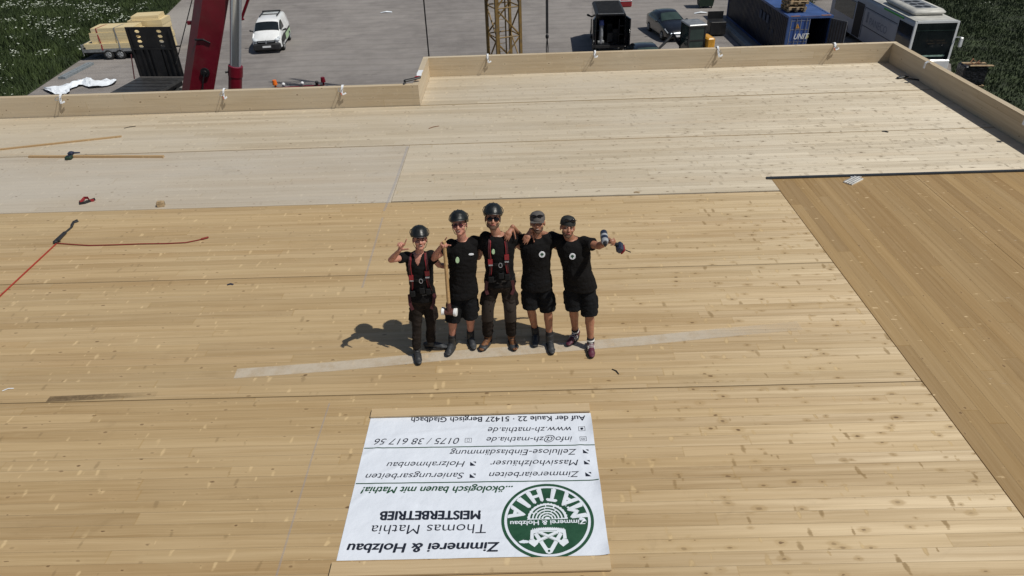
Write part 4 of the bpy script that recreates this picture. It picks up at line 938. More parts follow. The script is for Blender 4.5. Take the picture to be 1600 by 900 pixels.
def person(c):
    y0 = c['y']
    def J(k): px, py, dy = c[k]; return aty(px, py, y0+dy)
    fl, fr = [atz(*c[k], .10) for k in ('ankL', 'ankR')]; tl, tr = [atz(*c[k], .03) for k in ('toeL', 'toeR')]
    O = Vector(((fl.x+fr.x)/2, (fl.y+fr.y)/2, 0)); t = thing('person', O, c['label'], 'person', group='carpenters posing together on the deck')
    P = {k: J(k)-O for k in ('shL', 'shR', 'elL', 'elR', 'wrL', 'wrR', 'hipL', 'hipR', 'knL', 'knR', 'head')}
    P['anL'], P['anR'], P['toL'], P['toR'] = fl-O, fr-O, tl-O, tr-O
    bw = c.get('bw', 1.0); skin = M[c['skin']]
    hip = (P['hipL']+P['hipR'])/2; sh = (P['shL']+P['shR'])/2; up = (sh-hip).normalized(); X = (P['shR']-P['shL']); X.z *= .4; X.normalize(); Yv = up.cross(X).normalized()
    if Yv.y < 0: Yv = -Yv
    Ht = (sh-hip).length
    rows = [(-.10, .130, .100), (-.03, .168, .120), (.06, .170, .122), (.28, .150, .110), (.52, .155, .118), (.74, .172, .128), (.92, .172, .115), (1.02, .130, .095), (1.09, .075, .070)]
    def torso(off, lo, hi, flat=1.0):
        r = []
        for f, rx, ry in rows:
            if lo <= f <= hi:
                bl = c.get('belly', 0)*math.exp(-((f-.3)/.22)**2); r.append((hip+up*(Ht*f)-Yv*bl*.5, rx*bw+off, ry*bw+off+bl))
        return r
    hc = P['head']; a = R(c.get('pitch', 18)); hm = Matrix.Translation(hc) @ Matrix.Rotation(R(c.get('yaw', 0)), 4, 'Z') @ Matrix.Rotation(R(c.get('roll', 0)), 4, 'Y') @ Matrix.Rotation(-a, 4, 'X'); S = c.get('hs', 1.0); hm = hm @ Matrix.Diagonal((S, S, S, 1))
    # ---- body: one continuous surface
    b = MB(); b.loft([b.ring(p, X, Yv, rx, ry, 20) for p, rx, ry in torso(0, -1, 2)])
    for s in 'LR':
        b.ball(P['sh'+s], .062*bw); b.cone(P['sh'+s], P['el'+s], .054*bw, .043*bw); m_ = P['el'+s].lerp(P['wr'+s], .35); b.cone(P['el'+s], m_, .042*bw, .043*bw); b.cone(m_, P['wr'+s], .043*bw, .028*bw, 12, .9)
        b.cone(P['hip'+s], P['kn'+s], .086*bw, .058*bw); m_ = P['kn'+s].lerp(P['an'+s], .33)+Vector((0, .018, 0)); b.cone(P['kn'+s], m_, .057*bw, .060*bw); b.cone(m_, P['an'+s], .058*bw, .036*bw)
        b.cone(P['an'+s]+Vector((0, .0, -.05)), P['an'+s].lerp(P['to'+s], .45)+Vector((0, 0, -.035)), .032, .022, 12, .8)
        h = c['hand'+s]; hand(b, P['wr'+s], Vector(h[0]), Vector(h[1]), h[2], h[3], h[4], 1.06)
    b.cone(hip+up*Ht*1.0, hc+hm.to_3x3() @ Vector((0, .02, -.06)), .062*bw, .056*bw)
    # head
    b.ball((0, .012, .035), .074, .094, .098, hm, 20, 14); b.ball((0, -.022, -.035), .061, .068, .072, hm, 18, 12); b.ball((0, -.058, -.092), .034, .030, .024, hm)
    b.ball((0, -.052, -.072), .048, .034, .03, hm)
    for s in (1, -1):
        b.ball((s*.040, -.060, -.028), .026, .024, .022, hm); b.ball((s*.078, .012, -.012), .011, .022, .034, hm); b.ball((s*.028, -.079, .022), .022, .012, .008, hm)
    b.cone(hm @ Vector((0, -.084, .012)), hm @ Vector((0, -.106, -.026)), .010, .014, 10); b.ball((0, -.100, -.030), .019, .012, .010, hm)
    me = solid(b, .0068, 2); body = part('body', me, skin, t)
    # ---- face
    for s in (1, -1):
        b = MB(); b.ball((s*.031, -.082, .004), .0125, .007, .0055, hm, 10, 6); b.build('eye', M['eye'], t, smooth=60)
        if not c.get('helmet'): pass
        b = MB(); b.ball((s*.030, -.090, .023), .020, .006, .0045, hm, 10, 6); b.build('eyebrow', M[c['hair']], t, smooth=60)
    b = MB(); b.ball((0, -.0925, -.058), .027, .008, .0075, hm, 14, 6); b.build('mouth', M['lip'], t, smooth=60)
    if c.get('smile'): b = MB(); b.ball((0, -.0965, -.0565), .020, .006, .0038, hm, 12, 6); b.build('teeth', M['teeth'], t, smooth=60)
    if c.get('beard'):
        b = MB(); k = c['beard']; b.ball((0, -.020, -.052), .0625+k, .066+k, .066+k, hm, 20, 12); b.ball((0, -.060, -.094), .036+k, .032+k, .024+k, hm); b.ball((0, -.052, -.076), .050+k, .036+k, .028+k, hm)
        me = solid(b, .006, 3)
        bm = bmesh.new(); bm.from_mesh(me); inv = hm.inverted(); kill = []
        for v in bm.verts:
            q = inv @ v.co
            if q.z > -.020-.30*max(0, -q.y-.02) or (q.z > -.072 and abs(q.x) < .036 and q.y < -.05 and q.z > -.062-abs(q.x)*.2) or q.z > -.012: kill.append(v)
        bmesh.ops.delete(bm, geom=kill, context='VERTS'); bm.to_mesh(me); bm.free(); part('beard', me, M['beard'], t)
    if c.get('haircut', 1):
        b = MB(); b.ball((0, .020, .038), .079, .093, .098, hm, 20, 12); me = solid(b, .007, 3); bm = bmesh.new(); bm.from_mesh(me); inv = hm.inverted()
        bmesh.ops.delete(bm, geom=[v for v in bm.verts if (inv @ v.co).y < -.03-.2*((inv @ v.co).z-.05) and (inv @ v.co).z < .075 or (inv @ v.co).z < -.035 or (abs((inv @ v.co).x) > .05 and (inv @ v.co).z < .0 and (inv @ v.co).y < .035)], context='VERTS'); bm.to_mesh(me); bm.free(); part('hair', me, M[c['hair']], t)
    # ---- headgear
    if c.get('helmet'):
        b = MB(); m2 = hm @ Matrix.Translation((0, .010, .052)) @ Matrix.Rotation(R(c.get('htilt', -4)-5), 4, 'X') @ Matrix.Diagonal((1.0, 1.0, .93, 1)); q = []
        for i, (z, f) in enumerate(((-.012, 1.03), (.0, 1.045), (.012, 1.03), (.035, 1.0), (.062, .93), (.088, .80), (.108, .60), (.120, .36), (.125, .1))):
            q.append([m2 @ Vector((.102*f*math.cos(j*math.pi/14), .132*f*math.sin(j*math.pi/14)-(.010 if z < .02 and math.sin(j*math.pi/14) < 0 else 0), z-.020*(math.sin(j*math.pi/14) > .3)*(z < .02))) for j in range(28)])
        b.loft(q); hl = b.build('helmet', M['helmet'], t, smooth=50)
        b = MB()
        for x in (-.045, 0, .045): b.tube([m2 @ Vector((x, -.10*(1-abs(x)*2), .092-abs(x)*.25)), m2 @ Vector((x*.9, -.03, .126-abs(x)*.2)), m2 @ Vector((x*.9, .05, .118-abs(x)*.2)), m2 @ Vector((x, .11, .07))], .0055, 6)
        b.build('shell_ridge', M['helmet'], hl, smooth=60)
        for s in (1, -1):
            b = MB(); b.tube([m2 @ Vector((s*.104, -.05, .005)), m2 @ Vector((s*.109, -.035, .018)), m2 @ Vector((s*.111, -.0, .042)), m2 @ Vector((s*.100, .01, .070)), m2 @ Vector((s*.084, .0, .080))], .0042, 6); b.build('lamp_clip', M['plastic'], hl)
            b = MB(); b.ribbon([hm @ Vector((s*.086, .0, .03)), hm @ Vector((s*.083, -.01, -.04)), hm @ Vector((s*.058, -.035, -.092)), hm @ Vector((0, -.05, -.120))], hm.to_3x3() @ Vector((0, 1, .2)), .012, .003); b.build('chin_strap', M['plastic'], hl)
        b = MB(); b.loft([[m2 @ Vector((x, -math.sqrt(max(0, 1-(x/.102)**2))*.134-e-.008, z)) for x in [(-.08+.16*i/12) for i in range(13)]]+[m2 @ Vector((x, -math.sqrt(max(0, 1-(x/.102)**2))*.120, z)) for x in [(.08-.16*i/12) for i in range(13)]] for z, e in ((-.014, .012), (-.008, .010))]); b.build('brim', M['dark_steel'], hl)
    if c.get('cap'):
        k = c['cap']; b = MB(); m2 = hm @ Matrix.Translation((0, .012, .040)); q = []
        for z, f in ((-.012, 1.0), (.01, 1.02), (.035, .98), (.06, .88), (.08, .66), (.090, .36), (.093, .08)): q.append([m2 @ Vector((.087*f*math.cos(j*math.pi/12), .106*f*math.sin(j*math.pi/12), z)) for j in range(24)])
        b.loft(q); cp = b.build('cap', M[k], t, smooth=50)
        fw = -1 if c.get('peak', 1) > 0 else 1; b = MB(); n = 12
        b.loft([[m2 @ Vector((.078*math.cos(math.pi+math.pi*i/n), fw*(.082+.075*math.sin(math.pi*i/n)), -.004+z-.018*math.cos(math.pi*i/n)**2-.012*math.sin(math.pi*i/n))) for i in range(n+1)]+[m2 @ Vector((.078*math.cos(math.pi*i/n), fw*.060, -.004+z)) for i in range(1, n)] for z in (-.003, .003)]); b.build('peak', M[k], cp, smooth=40)
    def glasses(z, y, mat, w=.030, name='sunglasses', tilt=0, hgt=.019):
        b = MB(); m3 = hm @ Matrix.Translation((0, y, z)) @ Matrix.Rotation(R(tilt), 4, 'X')
        for s in (1, -1): b.ball((s*.034, .006, 0), w, .008, hgt, m3, 14, 8)
        b.tube([m3 @ Vector((-.012, 0, .006)), m3 @ Vector((.012, 0, .006))], .004, 6); g = b.build(name, M[mat], t, smooth=60)
        b = MB()
        for s in (1, -1): b.tube([m3 @ Vector((s*.060, .006, .006)), m3 @ Vector((s*.078, .030, .004-tilt*.0003)), m3 @ Vector((s*.087, .07 if tilt else .10, -tilt*.0012))], .0035, 6)
        b.build('temple', M['plastic'], g)
    if c.get('glasses') == 'eyes': glasses(.004, -.098, 'lens', .034, 'sunglasses', 0, .021)
    if c.get('glasses') == 'clear': glasses(.004, -.098, 'lens_red', .026, 'safety_glasses', 0, .014)
    if c.get('glasses') == 'cap': glasses(.090, -.102, 'lens', .033, 'sunglasses', 25)
    # ---- shirt
    b = MB(); off = .016; rr = torso(off, .04, 2); hem = c.get('hem', -.06)
    rr = [(hip+up*Ht*hem, .178*bw+off, .125*bw+off)]+rr
    rr = [(p, rx-(.012 if i == len(rr)-1 else 0), ry-(.012 if i == len(rr)-1 else 0)) for i, (p, rx, ry) in enumerate(rr)]
    b.loft([b.ring(p, X, Yv, rx, ry, 24) for p, rx, ry in rr])
    for s in 'LR':
        b.ball(P['sh'+s], .078*bw); e = P['sh'+s].lerp(P['el'+s], c.get('sleeve', .62)); b.cyl(P['sh'+s], e, .075*bw, .072*bw, 18)
    me = solid(b, .010, 4, .008, 10)
    if c.get('vneck'):
        bm = bmesh.new(); bm.from_mesh(me); v0 = hip+up*Ht*(1.06-c['vneck']); kill = []
        for v in bm.verts:
            q = v.co-v0; h = q.dot(up); x = abs(q.dot(X)-c.get('vx', 0))
            if h > 0 and x < h*.42 and q.dot(Yv) < 0: kill.append(v)
        bmesh.ops.delete(bm, geom=kill, context='VERTS'); bm.to_mesh(me); bm.free()
    shirt = part('shirt', me, M['black_cloth'], t)
    def front(f, x, lift=.010):
        """point on the chest: f along the spine, x sideways"""
        k = [r for r in torso(off, -1, 2)]; fs = [r[0] for r in rows]; i = max(j for j in range(len(fs)-1) if fs[j] <= f); g = (f-fs[i])/(fs[i+1]-fs[i])
        p = k[i][0].lerp(k[i+1][0], g); rx = k[i][1]*(1-g)+k[i+1][1]*g; ry = k[i][2]*(1-g)+k[i+1][2]*g; q = max(-.98, min(.98, x/rx)); return p+X*x-Yv*(ry*math.sqrt(1-q*q)+lift)
    for f, x, r, m in c.get('badges', ()):
        p = front(f, x, .010); n = (front(f, x, .02)-p).normalized(); ll = (front(f+.03, x)-front(f-.03, x)).normalized(); e = ll.cross(Yv).normalized(); b = MB(); q1, q2 = r if isinstance(r, tuple) else (r, r)
        b.loft([[p+e*q1*math.cos(j*math.pi/10)+ll*q2*math.sin(j*math.pi/10)-Yv*z for j in range(20)] for z in (-.008, .004)]); bd = b.build('badge', M[m], shirt)
        if not isinstance(r, tuple):
            b = MB(); b.loft([[p+e*q1*.55*math.cos(j*math.pi/8)*(1 if j < 9 else .4)+ll*q2*.6*math.sin(j*math.pi/8)-Yv*z for j in range(16)] for z in (.0045, .006)]); b.build('badge_mark', M['ink_green'], bd)
    # ---- trousers or shorts
    b = MB(); off2 = .010; b.loft([b.ring(hip+up*Ht*f, X, Yv, rx*bw, ry*bw, 22) for f, rx, ry in ((-.16, .12, .11), (-.05, .186, .135), (.05, .184, .134), (.16, .176, .128))])
    long_ = c.get('trousers')
    for s in 'LR':
        h_, k_, a_ = P['hip'+s], P['kn'+s], P['an'+s]
        if long_:
            b.cone(h_, k_, .102*bw, .078*bw, 16); m_ = k_.lerp(a_, .85); b.cone(k_, k_.lerp(a_, .5), .077*bw, .070*bw, 16); b.cyl(k_.lerp(a_, .45), m_, .070*bw, .066*bw, 16)
            for f, r in ((.62, .074), (.74, .073), (.82, .070)): b.cone(k_.lerp(a_, f), k_.lerp(a_, f+.02), r*bw, r*bw, 12)
        else:
            e = k_+(k_-h_).normalized()*c.get('shl', .02); b.cone(h_, h_.lerp(e, .5), .102*bw, .098*bw, 16); b.cyl(h_.lerp(e, .4), e, .098*bw, .102*bw, 18)
        sx = X*(1 if s == 'R' else -1); m_ = h_.lerp(k_, .62)+sx*.082*bw; d_ = (k_-h_).normalized(); b.cone(m_-d_*.06, m_+d_*.07, .034, .036, 10, .9)
    tr_ = part('trousers' if long_ else 'shorts', solid(b, .010, 3, .009, 11), M[c.get('cloth', 'shorts_cloth')], t)
    if long_ and c.get('patches'):
        for s in 'LR':
            k_, h_, a_ = P['kn'+s], P['hip'+s], P['an'+s]; b = MB(); r = .082*bw; q = []
            for f in (-.14, -.05, .04, .13, .2):
                p = k_+(h_-k_).normalized()*max(0, -f)+(a_-k_).normalized()*max(0, f); q.append([p+X*r*math.cos(R(w_))+Vector((0, -r, 0))*math.sin(R(w_)) for w_ in (25, 50, 75, 105, 130, 155)]+[p+X*r*.8*math.cos(R(w_))+Vector((0, -r*.8, 0))*math.sin(R(w_)) for w_ in (155, 90, 25)])
            b.loft(q); b.build('knee_patch', M['patch'], tr_, smooth=50)
    if long_: b = MB(); b.loft([b.ring(hip+up*(Ht*.13+z), X, Yv, .180*bw, .132*bw, 22) for z in (-.022, .018)]); b.build('belt', M['plastic'], t)
    # ---- shoes, socks
    for s in 'LR':
        a_, o_ = P['an'+s], P['to'+s]; d_ = Vector((o_.x-a_.x, o_.y-a_.y, 0)).normalized(); sd_ = Vector((-d_.y, d_.x, 0)); g = Vector((a_.x, a_.y, 0)); L = .205; hl = -.075
        boot = c['shoe'] != 'sneaker'
        b = MB()
        for q, w_, h in ((hl, .030, .055), (-.03, .036, .062), (.03, .038, .056), (.09, .044, .046), (.15, .046, .038), (L-.015, .036, .030)):
            b.ball(g+d_*q+Vector((0, 0, .028+h*.5)), w_*1.02, w_*1.02, h*.62)
        b.cone(g+d_*hl*.6+Vector((0, 0, .06)), g+d_*.12+Vector((0, 0, .045)), .040, .043, 12); b.cone(g+d_*.02+Vector((0, 0, .075)), g+d_*.13+Vector((0, 0, .05)), .034, .040)
        up_ = (P['kn'+s]-a_).normalized(); b.cyl(Vector((a_.x, a_.y, .06)), a_+up_*(.085 if boot else .01), .048, .050 if boot else .046, 16)
        sb = part('boot' if boot else 'sneaker', solid(b, .007, 3), M[c['shoe']], t)
        b = MB(); out = []
        for j in range(24):
            an = 2*math.pi*j/24; u_ = math.cos(an); v_ = math.sin(an); ln = (L if u_ > 0 else -hl+.015); out.append(g+d_*(u_*ln)+sd_*(v_*(.050 if u_ > -.2 else .042)))
        b.loft([[p+Vector((0, 0, z)) for p in out] for z in (.001, .030)]); b.build('sole', M['nylon' if c.get('wsole') else 'sole'], sb)
        b = MB()
        for i in range(4): p = g+d_*(.035+i*.022)+Vector((0, 0, .118-i*.012)); b.tube([p-sd_*.026-Vector((0, 0, .006)), p+d_*.008, p+sd_*.026-Vector((0, 0, .006))], .0035, 6)
        b.build('lace', M['sock' if boot else 'nylon'], sb)
        if c.get('toecap'):
            b = MB(); b.ball(g+d_*(L-.055)+Vector((0, 0, .042)), .060, .060, .034); p_ = b.build('toe_cap', M['boot'], sb, smooth=60)
        if not boot:
            b = MB()
            for sg in (1, -1):
                for i in range(3): p = g+d_*(.02+i*.03)+sd_*sg*.041; b.tube([p+Vector((0, 0, .035)), p+d_*.012+sd_*sg*(-.006)+Vector((0, 0, .085))], .005, 6)
            b.build('side_stripe', M['nylon'], sb)
        if not long_:
            b = MB(); b.cyl(a_+Vector((0, 0, -.02)), a_+up_*(.125 if boot else .075), .045, .046, 16); b.build('sock', M['sock'], t, smooth=40)
            if not boot: b = MB(); b.cyl(a_+up_*.030, a_+up_*.050, .049, .049, 16); b.build('sock_band', M['nylon'], t)
    # ---- harness
    if c.get('harness'):
        hn = thing_part('harness', t)
        for s in (1, -1):
            for du, mt in ((-.011, 'strap_red'), (.011, 'strap_red'), (0, 'strap_dk')):
                w_ = .007 if du else .030; b = MB(); b.ribbon([front(1.03, s*(.085+du*.5), .004)+up*.035+Yv*.05]+[front(f, s*x+du, .014 if du else .011) for f, x in ((1.0, .092), (.9, .100), (.78, .100), (.66, .096), (.5, .092), (.36, .10), (.22, .115))], X, w_, .005); b.build('shoulder_strap', M[mt], hn)
            b = MB(); p = front(.60 if s < 0 else .70, s*.096, .018); b.box(-.026, .026, -.008, .008, -.032, .032, m=Matrix.Translation(p)); b.build('buckle', M['strap_red'], hn)
            b = MB(); p = front(.53 if s < 0 else .60, s*.094, .020); b.box(-.024, .024, -.007, .007, -.010, .010, m=Matrix.Translation(p)); b.build('buckle', M['steel'], hn)
            b = MB(); h_, k_ = P['hipL' if s < 0 else 'hipR'], P['knL' if s < 0 else 'knR']
            p0 = front(.12, s*.15, .02); p1 = h_.lerp(k_, .12)+X*s*.08-Yv*.10; p2 = h_.lerp(k_, .30)+X*s*.045-Yv*.112; b.ribbon([p0, p1, p2], X, .038, .007); b.build('leg_strap', M['strap_dk'], hn)
        b = MB(); b.ribbon([front(.55, x, .015) for x in (-.095, -.04, .03, .095)], up, .035, .006); b.build('chest_strap', M['pouch'], hn)
        b = MB(); p = front(.55, .02, .03); b.tube([p+Vector((.02*math.cos(j*.6283), -.004, .03*math.sin(j*.6283))) for j in range(11)], .005, 6); b.build('ring', M['steel'], hn)
        for i in range(3):
            b = MB(); p = front(.30-.05*i, (.02, .09, -.10)[i], .03); b.bbox(-.034, .034, -.016, .016, -.045, .045, .012, m=Matrix.Translation(p)); b.build('pouch', M['pouch'], hn)
    return t, P, O
def thing_part(name, parent):
    o = bpy.data.objects.new(name, None); COL.objects.link(o); o.parent = parent; return o

OPEN = [.12, .08, .10, .15]; FIST = [1.25, 1.3, 1.3, 1.3]; DRAPE = [.38, .34, .36, .42]
people = []
people.append(person(dict(y=7.15, label='young carpenter in black helmet and red harness raising a pointing finger, leftmost of the five', skin='skin_pink', hair='hair', helmet=1, htilt=2, pitch=17, yaw=12, roll=4, smile=1, hs=.98, bw=.86, harness=1, vneck=.17, trousers=1, cloth='trouser_cloth', shoe='boot', sleeve=.5,
    head=(656, 374, -.02), shL=(636, 401, 0), shR=(673, 399, 0), elL=(611, 406, -.19), wrL=(624.5, 391, -.33), elR=(686, 414, .07), wrR=(706, 418, .20),
    hipL=(653, 463, 0), hipR=(668, 462, 0), knL=(651, 506, -.03), knR=(673, 504, 0), ankL=(651, 546), ankR=(673, 534), toeL=(654, 563), toeR=(689, 542),
    handL=((.35, -.1, .9), (-.1, -.9, .2), [.02, 1.0, 1.1, 1.15], .15, 1), handR=((1, .1, 0), (0, -1, 0), OPEN, .3, -1))))
people.append(person(dict(y=7.17, label='smiling carpenter in black helmet and shorts holding the big mallet handle', skin='skin_pink', hair='hair', helmet=1, pitch=18, yaw=-4, roll=-6, smile=1, glasses='clear', bw=.97, shoe='boot', hem=-.14, sleeve=.55, shl=.03,
    head=(718, 351, -.02), shL=(706, 383, 0), shR=(740, 378, .03), elL=(678, 403, -.06), wrL=(688, 387, -.20), elR=(764, 380, .20), wrR=(786, 382, .24),
    hipL=(714, 452, 0), hipR=(733, 451, 0), knL=(708, 497, -.04), knR=(735, 492, -.02), ankL=(706, 533), ankR=(735, 524), toeL=(699, 557), toeR=(743, 551),
    handL=((.35, -.35, .85), (.75, -.6, 0), [.05, 1.15, 1.25, 1.3], .8, 1), handR=((1, -.2, 0), (0, -1, 0), OPEN, .3, -1), badges=[(.78, -.07, (.022, .036), 'lime'), (.86, .09, (.030, .010), 'strap_wh')])))
people.append(person(dict(y=7.2, label='tallest bearded carpenter with dark sunglasses, black helmet and red harness, in the middle', skin='skin', hair='hair', helmet=1, pitch=18, yaw=3, roll=5, glasses='eyes', beard=.005, bw=1.02, hs=1.04, harness=1, trousers=1, patches=1, cloth='trouser_cloth', shoe='boot_br', toecap=1, sleeve=.45, hem=-.02,
    head=(770, 341, -.02), shL=(759, 372, 0), shR=(797, 371, 0), elL=(747, 401, .12), wrL=(729, 405, .25), elR=(814, 386, .14), wrR=(838, 392, .24),
    hipL=(771, 440, 0), hipR=(792, 440, 0), knL=(762, 480, -.03), knR=(797, 481, -.03), ankL=(762, 526), ankR=(799, 525), toeL=(754, 545), toeR=(804, 544),
    handL=((-1, .1, 0), (0, -1, 0), OPEN, .3, 1), handR=((1, .1, 0), (0, -1, 0), OPEN, .3, -1), badges=[(.83, -.055, (.018, .030), 'lime')])))
people.append(person(dict(y=7.22, label='laughing carpenter in grey cap with bare shins and round white chest badge', skin='skin_tan', hair='hair', cap='cap_grey', peak=1, glasses='cap', pitch=17, yaw=-3, roll=-3, smile=1, beard=.001, bw=1.0, shoe='boot', hem=-.14, sleeve=.5, shl=.0,
    head=(840, 348, -.02), shL=(820, 376, .02), shR=(855, 375, 0), elL=(815, 373, .25), wrL=(801, 354, -.05), elR=(872, 386, .10), wrR=(893, 392, .22),
    hipL=(828, 440, 0), hipR=(849, 440, 0), knL=(829, 480, -.03), knR=(856, 484, -.03), ankL=(837, 519), ankR=(859, 530), toeL=(836, 539), toeR=(863, 552),
    handL=((-.50, -.62, -.60), (-.2, .55, -.8), DRAPE, .2, 1), handR=((1, .1, 0), (0, -1, 0), OPEN, .3, -1), badges=[(.80, .075, .036, 'strap_wh')])))
people.append(person(dict(y=7.18, label='carpenter in black cap and burgundy sneakers holding out a cordless drill, rightmost of the five', skin='skin_tan', hair='hair', cap='cap_black', peak=-1, glasses='cap', pitch=17, yaw=4, roll=8, beard=.0005, bw=1.05, belly=.03, shoe='sneaker', hem=-.14, sleeve=.62, shl=.01,
    head=(887, 355, -.02), shL=(875, 376, .03), shR=(912, 379, 0), elL=(851, 367, .25), wrL=(830, 359, .0), elR=(936, 384, -.18), wrR=(951, 377, -.36),
    hipL=(894, 440, 0), hipR=(917, 440, 0), knL=(896, 480, -.02), knR=(921, 489, -.05), ankL=(899, 519), ankR=(923, 535), toeL=(886, 541), toeR=(925, 557),
    handL=((-.50, -.62, -.60), (-.2, .55, -.8), DRAPE, .2, 1), handR=((.55, -.70, .35), (-.75, -.45, .1), [.95, 1.0, 1.0, 1.0], .8, -1), badges=[(.80, -.005, .036, 'strap_wh')])))

# ---- tools held in the hands
t2, P2, O2 = people[1]
hw = O2+P2['wrL']; hd = Vector((.35, -.35, .85)).normalized(); nn = Vector((.75, -.6, 0)); nn = (nn-hd*nn.dot(hd)).normalized()
top = hw+hd*.088+nn*.034; bot = aty(702, 487, top.y+.06); dv = (top-bot).normalized()
t = thing('mallet', bot, 'long wooden-handled mallet with white nylon faces hanging from one hand', 'mallet'); tp = top+dv*.05-bot
b = MB(); b.cyl(dv*.02, tp, .023, .020, 12, 1.2); b.build('handle', M['ash'], t, smooth=50)
b = MB(); b.cone(dv*.01, dv*.13, .034, .026, 12, 1.2); hx = Vector((.95, -.15, .12)); hx = (hx-dv*hx.dot(dv)).normalized(); b.cyl(-hx*.055, hx*.055, .040, .040, 18); b.build('head', M['mallet'], t, smooth=40)
for s in (1, -1):
    b = MB(); b.cyl(hx*s*.056, hx*s*.088, .046, .052, 20); b.cyl(hx*s*.088, hx*s*.095, .052, .044, 20); b.build('face', M['nylon'], t, smooth=40)
t5, P5, O5 = people[4]
hw = O5+P5['wrR']; hd = Vector((.55, -.70, .35)).normalized(); nn = Vector((-.75, -.45, .1)); nn = (nn-hd*nn.dot(hd)).normalized(); side = hd.cross(nn)
c_ = hw+hd*.085+nn*.036
u_ = aty(943, 367, c_.y)-aty(966, 382, c_.y); u_.normalize()          # handle axis: battery (right, low) to body (left, high)
f_ = Vector((-.35, -.85, .2)); f_ = (f_-u_*f_.dot(u_)).normalized()   # way the chuck points
t = thing('cordless_drill', c_, 'dark blue and grey cordless drill held out at arm length', 'drill'); w_ = u_.cross(f_)
def L3(a, b_, c2): return (f_*a+w_*b_+u_*c2)*1.18
b = MB(); b.cone(L3(-.01, 0, -.06), L3(.005, 0, .06), .019, .021, 12, 1.3, f_); b.build('grip', M['plastic'], t, smooth=50)
b = MB(); b.cyl(L3(-.075, 0, .085), L3(.055, 0, .085), .040, .041, 18); b.cone(L3(-.075, 0, .085), L3(-.06, 0, .085), .040, .040, 16); bd = b.build('motor_body', M['drill'], t, smooth=40)
b = MB(); b.cyl(L3(.056, 0, .085), L3(.095, 0, .085), .041, .033, 18); b.cyl(L3(-.02, 0, .085), L3(.01, 0, .085), .0425, .0425, 18); b.build('collar', M['drill_gr'], bd, smooth=40)
b = MB(); b.cyl(L3(.096, 0, .085), L3(.135, 0, .085), .022, .017, 16); b.cyl(L3(.135, 0, .085), L3(.16, 0, .085), .006, .005, 8); b.build('chuck', M['black_steel'], t, smooth=40)
bm4 = Matrix(((f_.x, w_.x, u_.x, 0), (f_.y, w_.y, u_.y, 0), (f_.z, w_.z, u_.z, 0), (0, 0, 0, 1))) @ Matrix.Scale(1.18, 4)
b = MB(); b.bbox(-.055, .06, -.034, .034, -.125, -.068, .012, m=bm4); bt = b.build('battery', M['drill'], t, smooth=30)
b = MB(); b.bbox(-.050, .056, -.030, .030, -.142, -.122, .008, m=bm4); b.build('battery_base', M['strap_red'], bt)
b = MB(); b.ribbon([L3(.03, .02, -.13), L3(.05, .04, -.19)], f_, .014, .005); b.build('belt_clip', M['black_steel'], bt)
# ================================================================== BANNER with its lettering (reads from the far side: upside down from here)
A = atz(578, 654); Bq = atz(924, 647); Cq = atz(952, 872); Dq = atz(529, 878)
BX0, BX1 = -1.765, .705; BY0, BY1 = 4.07, 5.925
ctr = Vector(((BX0+BX1)/2, (BY0+BY1)/2, 0)); BW, BH = BX1-BX0, BY1-BY0
bn = thing('banner', ctr, 'white company banner spread on the deck with dark lettering and a round green logo', 'banner', rz=math.pi)
CREASE = [(1.1, -.45, .7, .30), (.95, -.12, .5, .22), (1.15, .2, .9, .2), (.55, .30, -.3, .35), (-.6, -.2, 1.3, .3), (-1.1, -.35, 1.9, .25), (-1.0, .5, 2.3, .2), (.1, .45, .15, .5), (.3, -.7, .1, .6), (-.3, .75, -.1, .4)]
def bz(u, v):
    e = .003+.006*max(0, noise.noise(Vector((u*2.1, v*1.6, 2.0))))+.004*max(0, noise.noise(Vector((u*7, v*5, 5.0))))
    for cx, cy, an, ln in CREASE:
        a_ = (u-cx)*math.cos(an)+(v-cy)*math.sin(an); o_ = -(u-cx)*math.sin(an)+(v-cy)*math.cos(an); e += .006*math.exp(-(o_/.022)**2)*math.exp(-(a_/ln)**2)
    d = abs(u+BW/2)     # image-right edge (local -x) lifts in small waves
    return e+.022*max(0, math.sin(v*7.5+.6))*math.exp(-d/.05)
b = MB(); nx, ny = 110, 82
for i in range(nx+1):
    for j in range(ny+1):
        u, v = -BW/2+BW*i/nx, -BH/2+BH*j/ny; b.v.append(Vector((u, v, bz(u, v))))
for i in range(nx):
    for j in range(ny):
        a = i*(ny+1)+j; b.face((a, a+ny+1, a+ny+2, a+1))
b.build('vinyl_sheet', M['vinyl'], bn, smooth=80)
def loc(px, py):
    p = atz(px, py)-ctr; return Vector((-p.x, -p.y, 0))
def zz(x, y): return loc(510+x/3.215, 620+y/3.215)
def drape(me, lift=.0022):
    for v in me.vertices: v.co.z = bz(v.co.x, v.co.y)+lift+v.co.z
def subdiv(me, n=2):
    bm = bmesh.new(); bm.from_mesh(me); bmesh.ops.triangulate(bm, faces=bm.faces)
    for _ in range(n):
        ed = [e for e in bm.edges if e.calc_length() > .06]
        if ed: bmesh.ops.subdivide_edges(bm, edges=ed, cuts=1)
    bmesh.ops.triangulate(bm, faces=bm.faces); bm.to_mesh(me); bm.free()
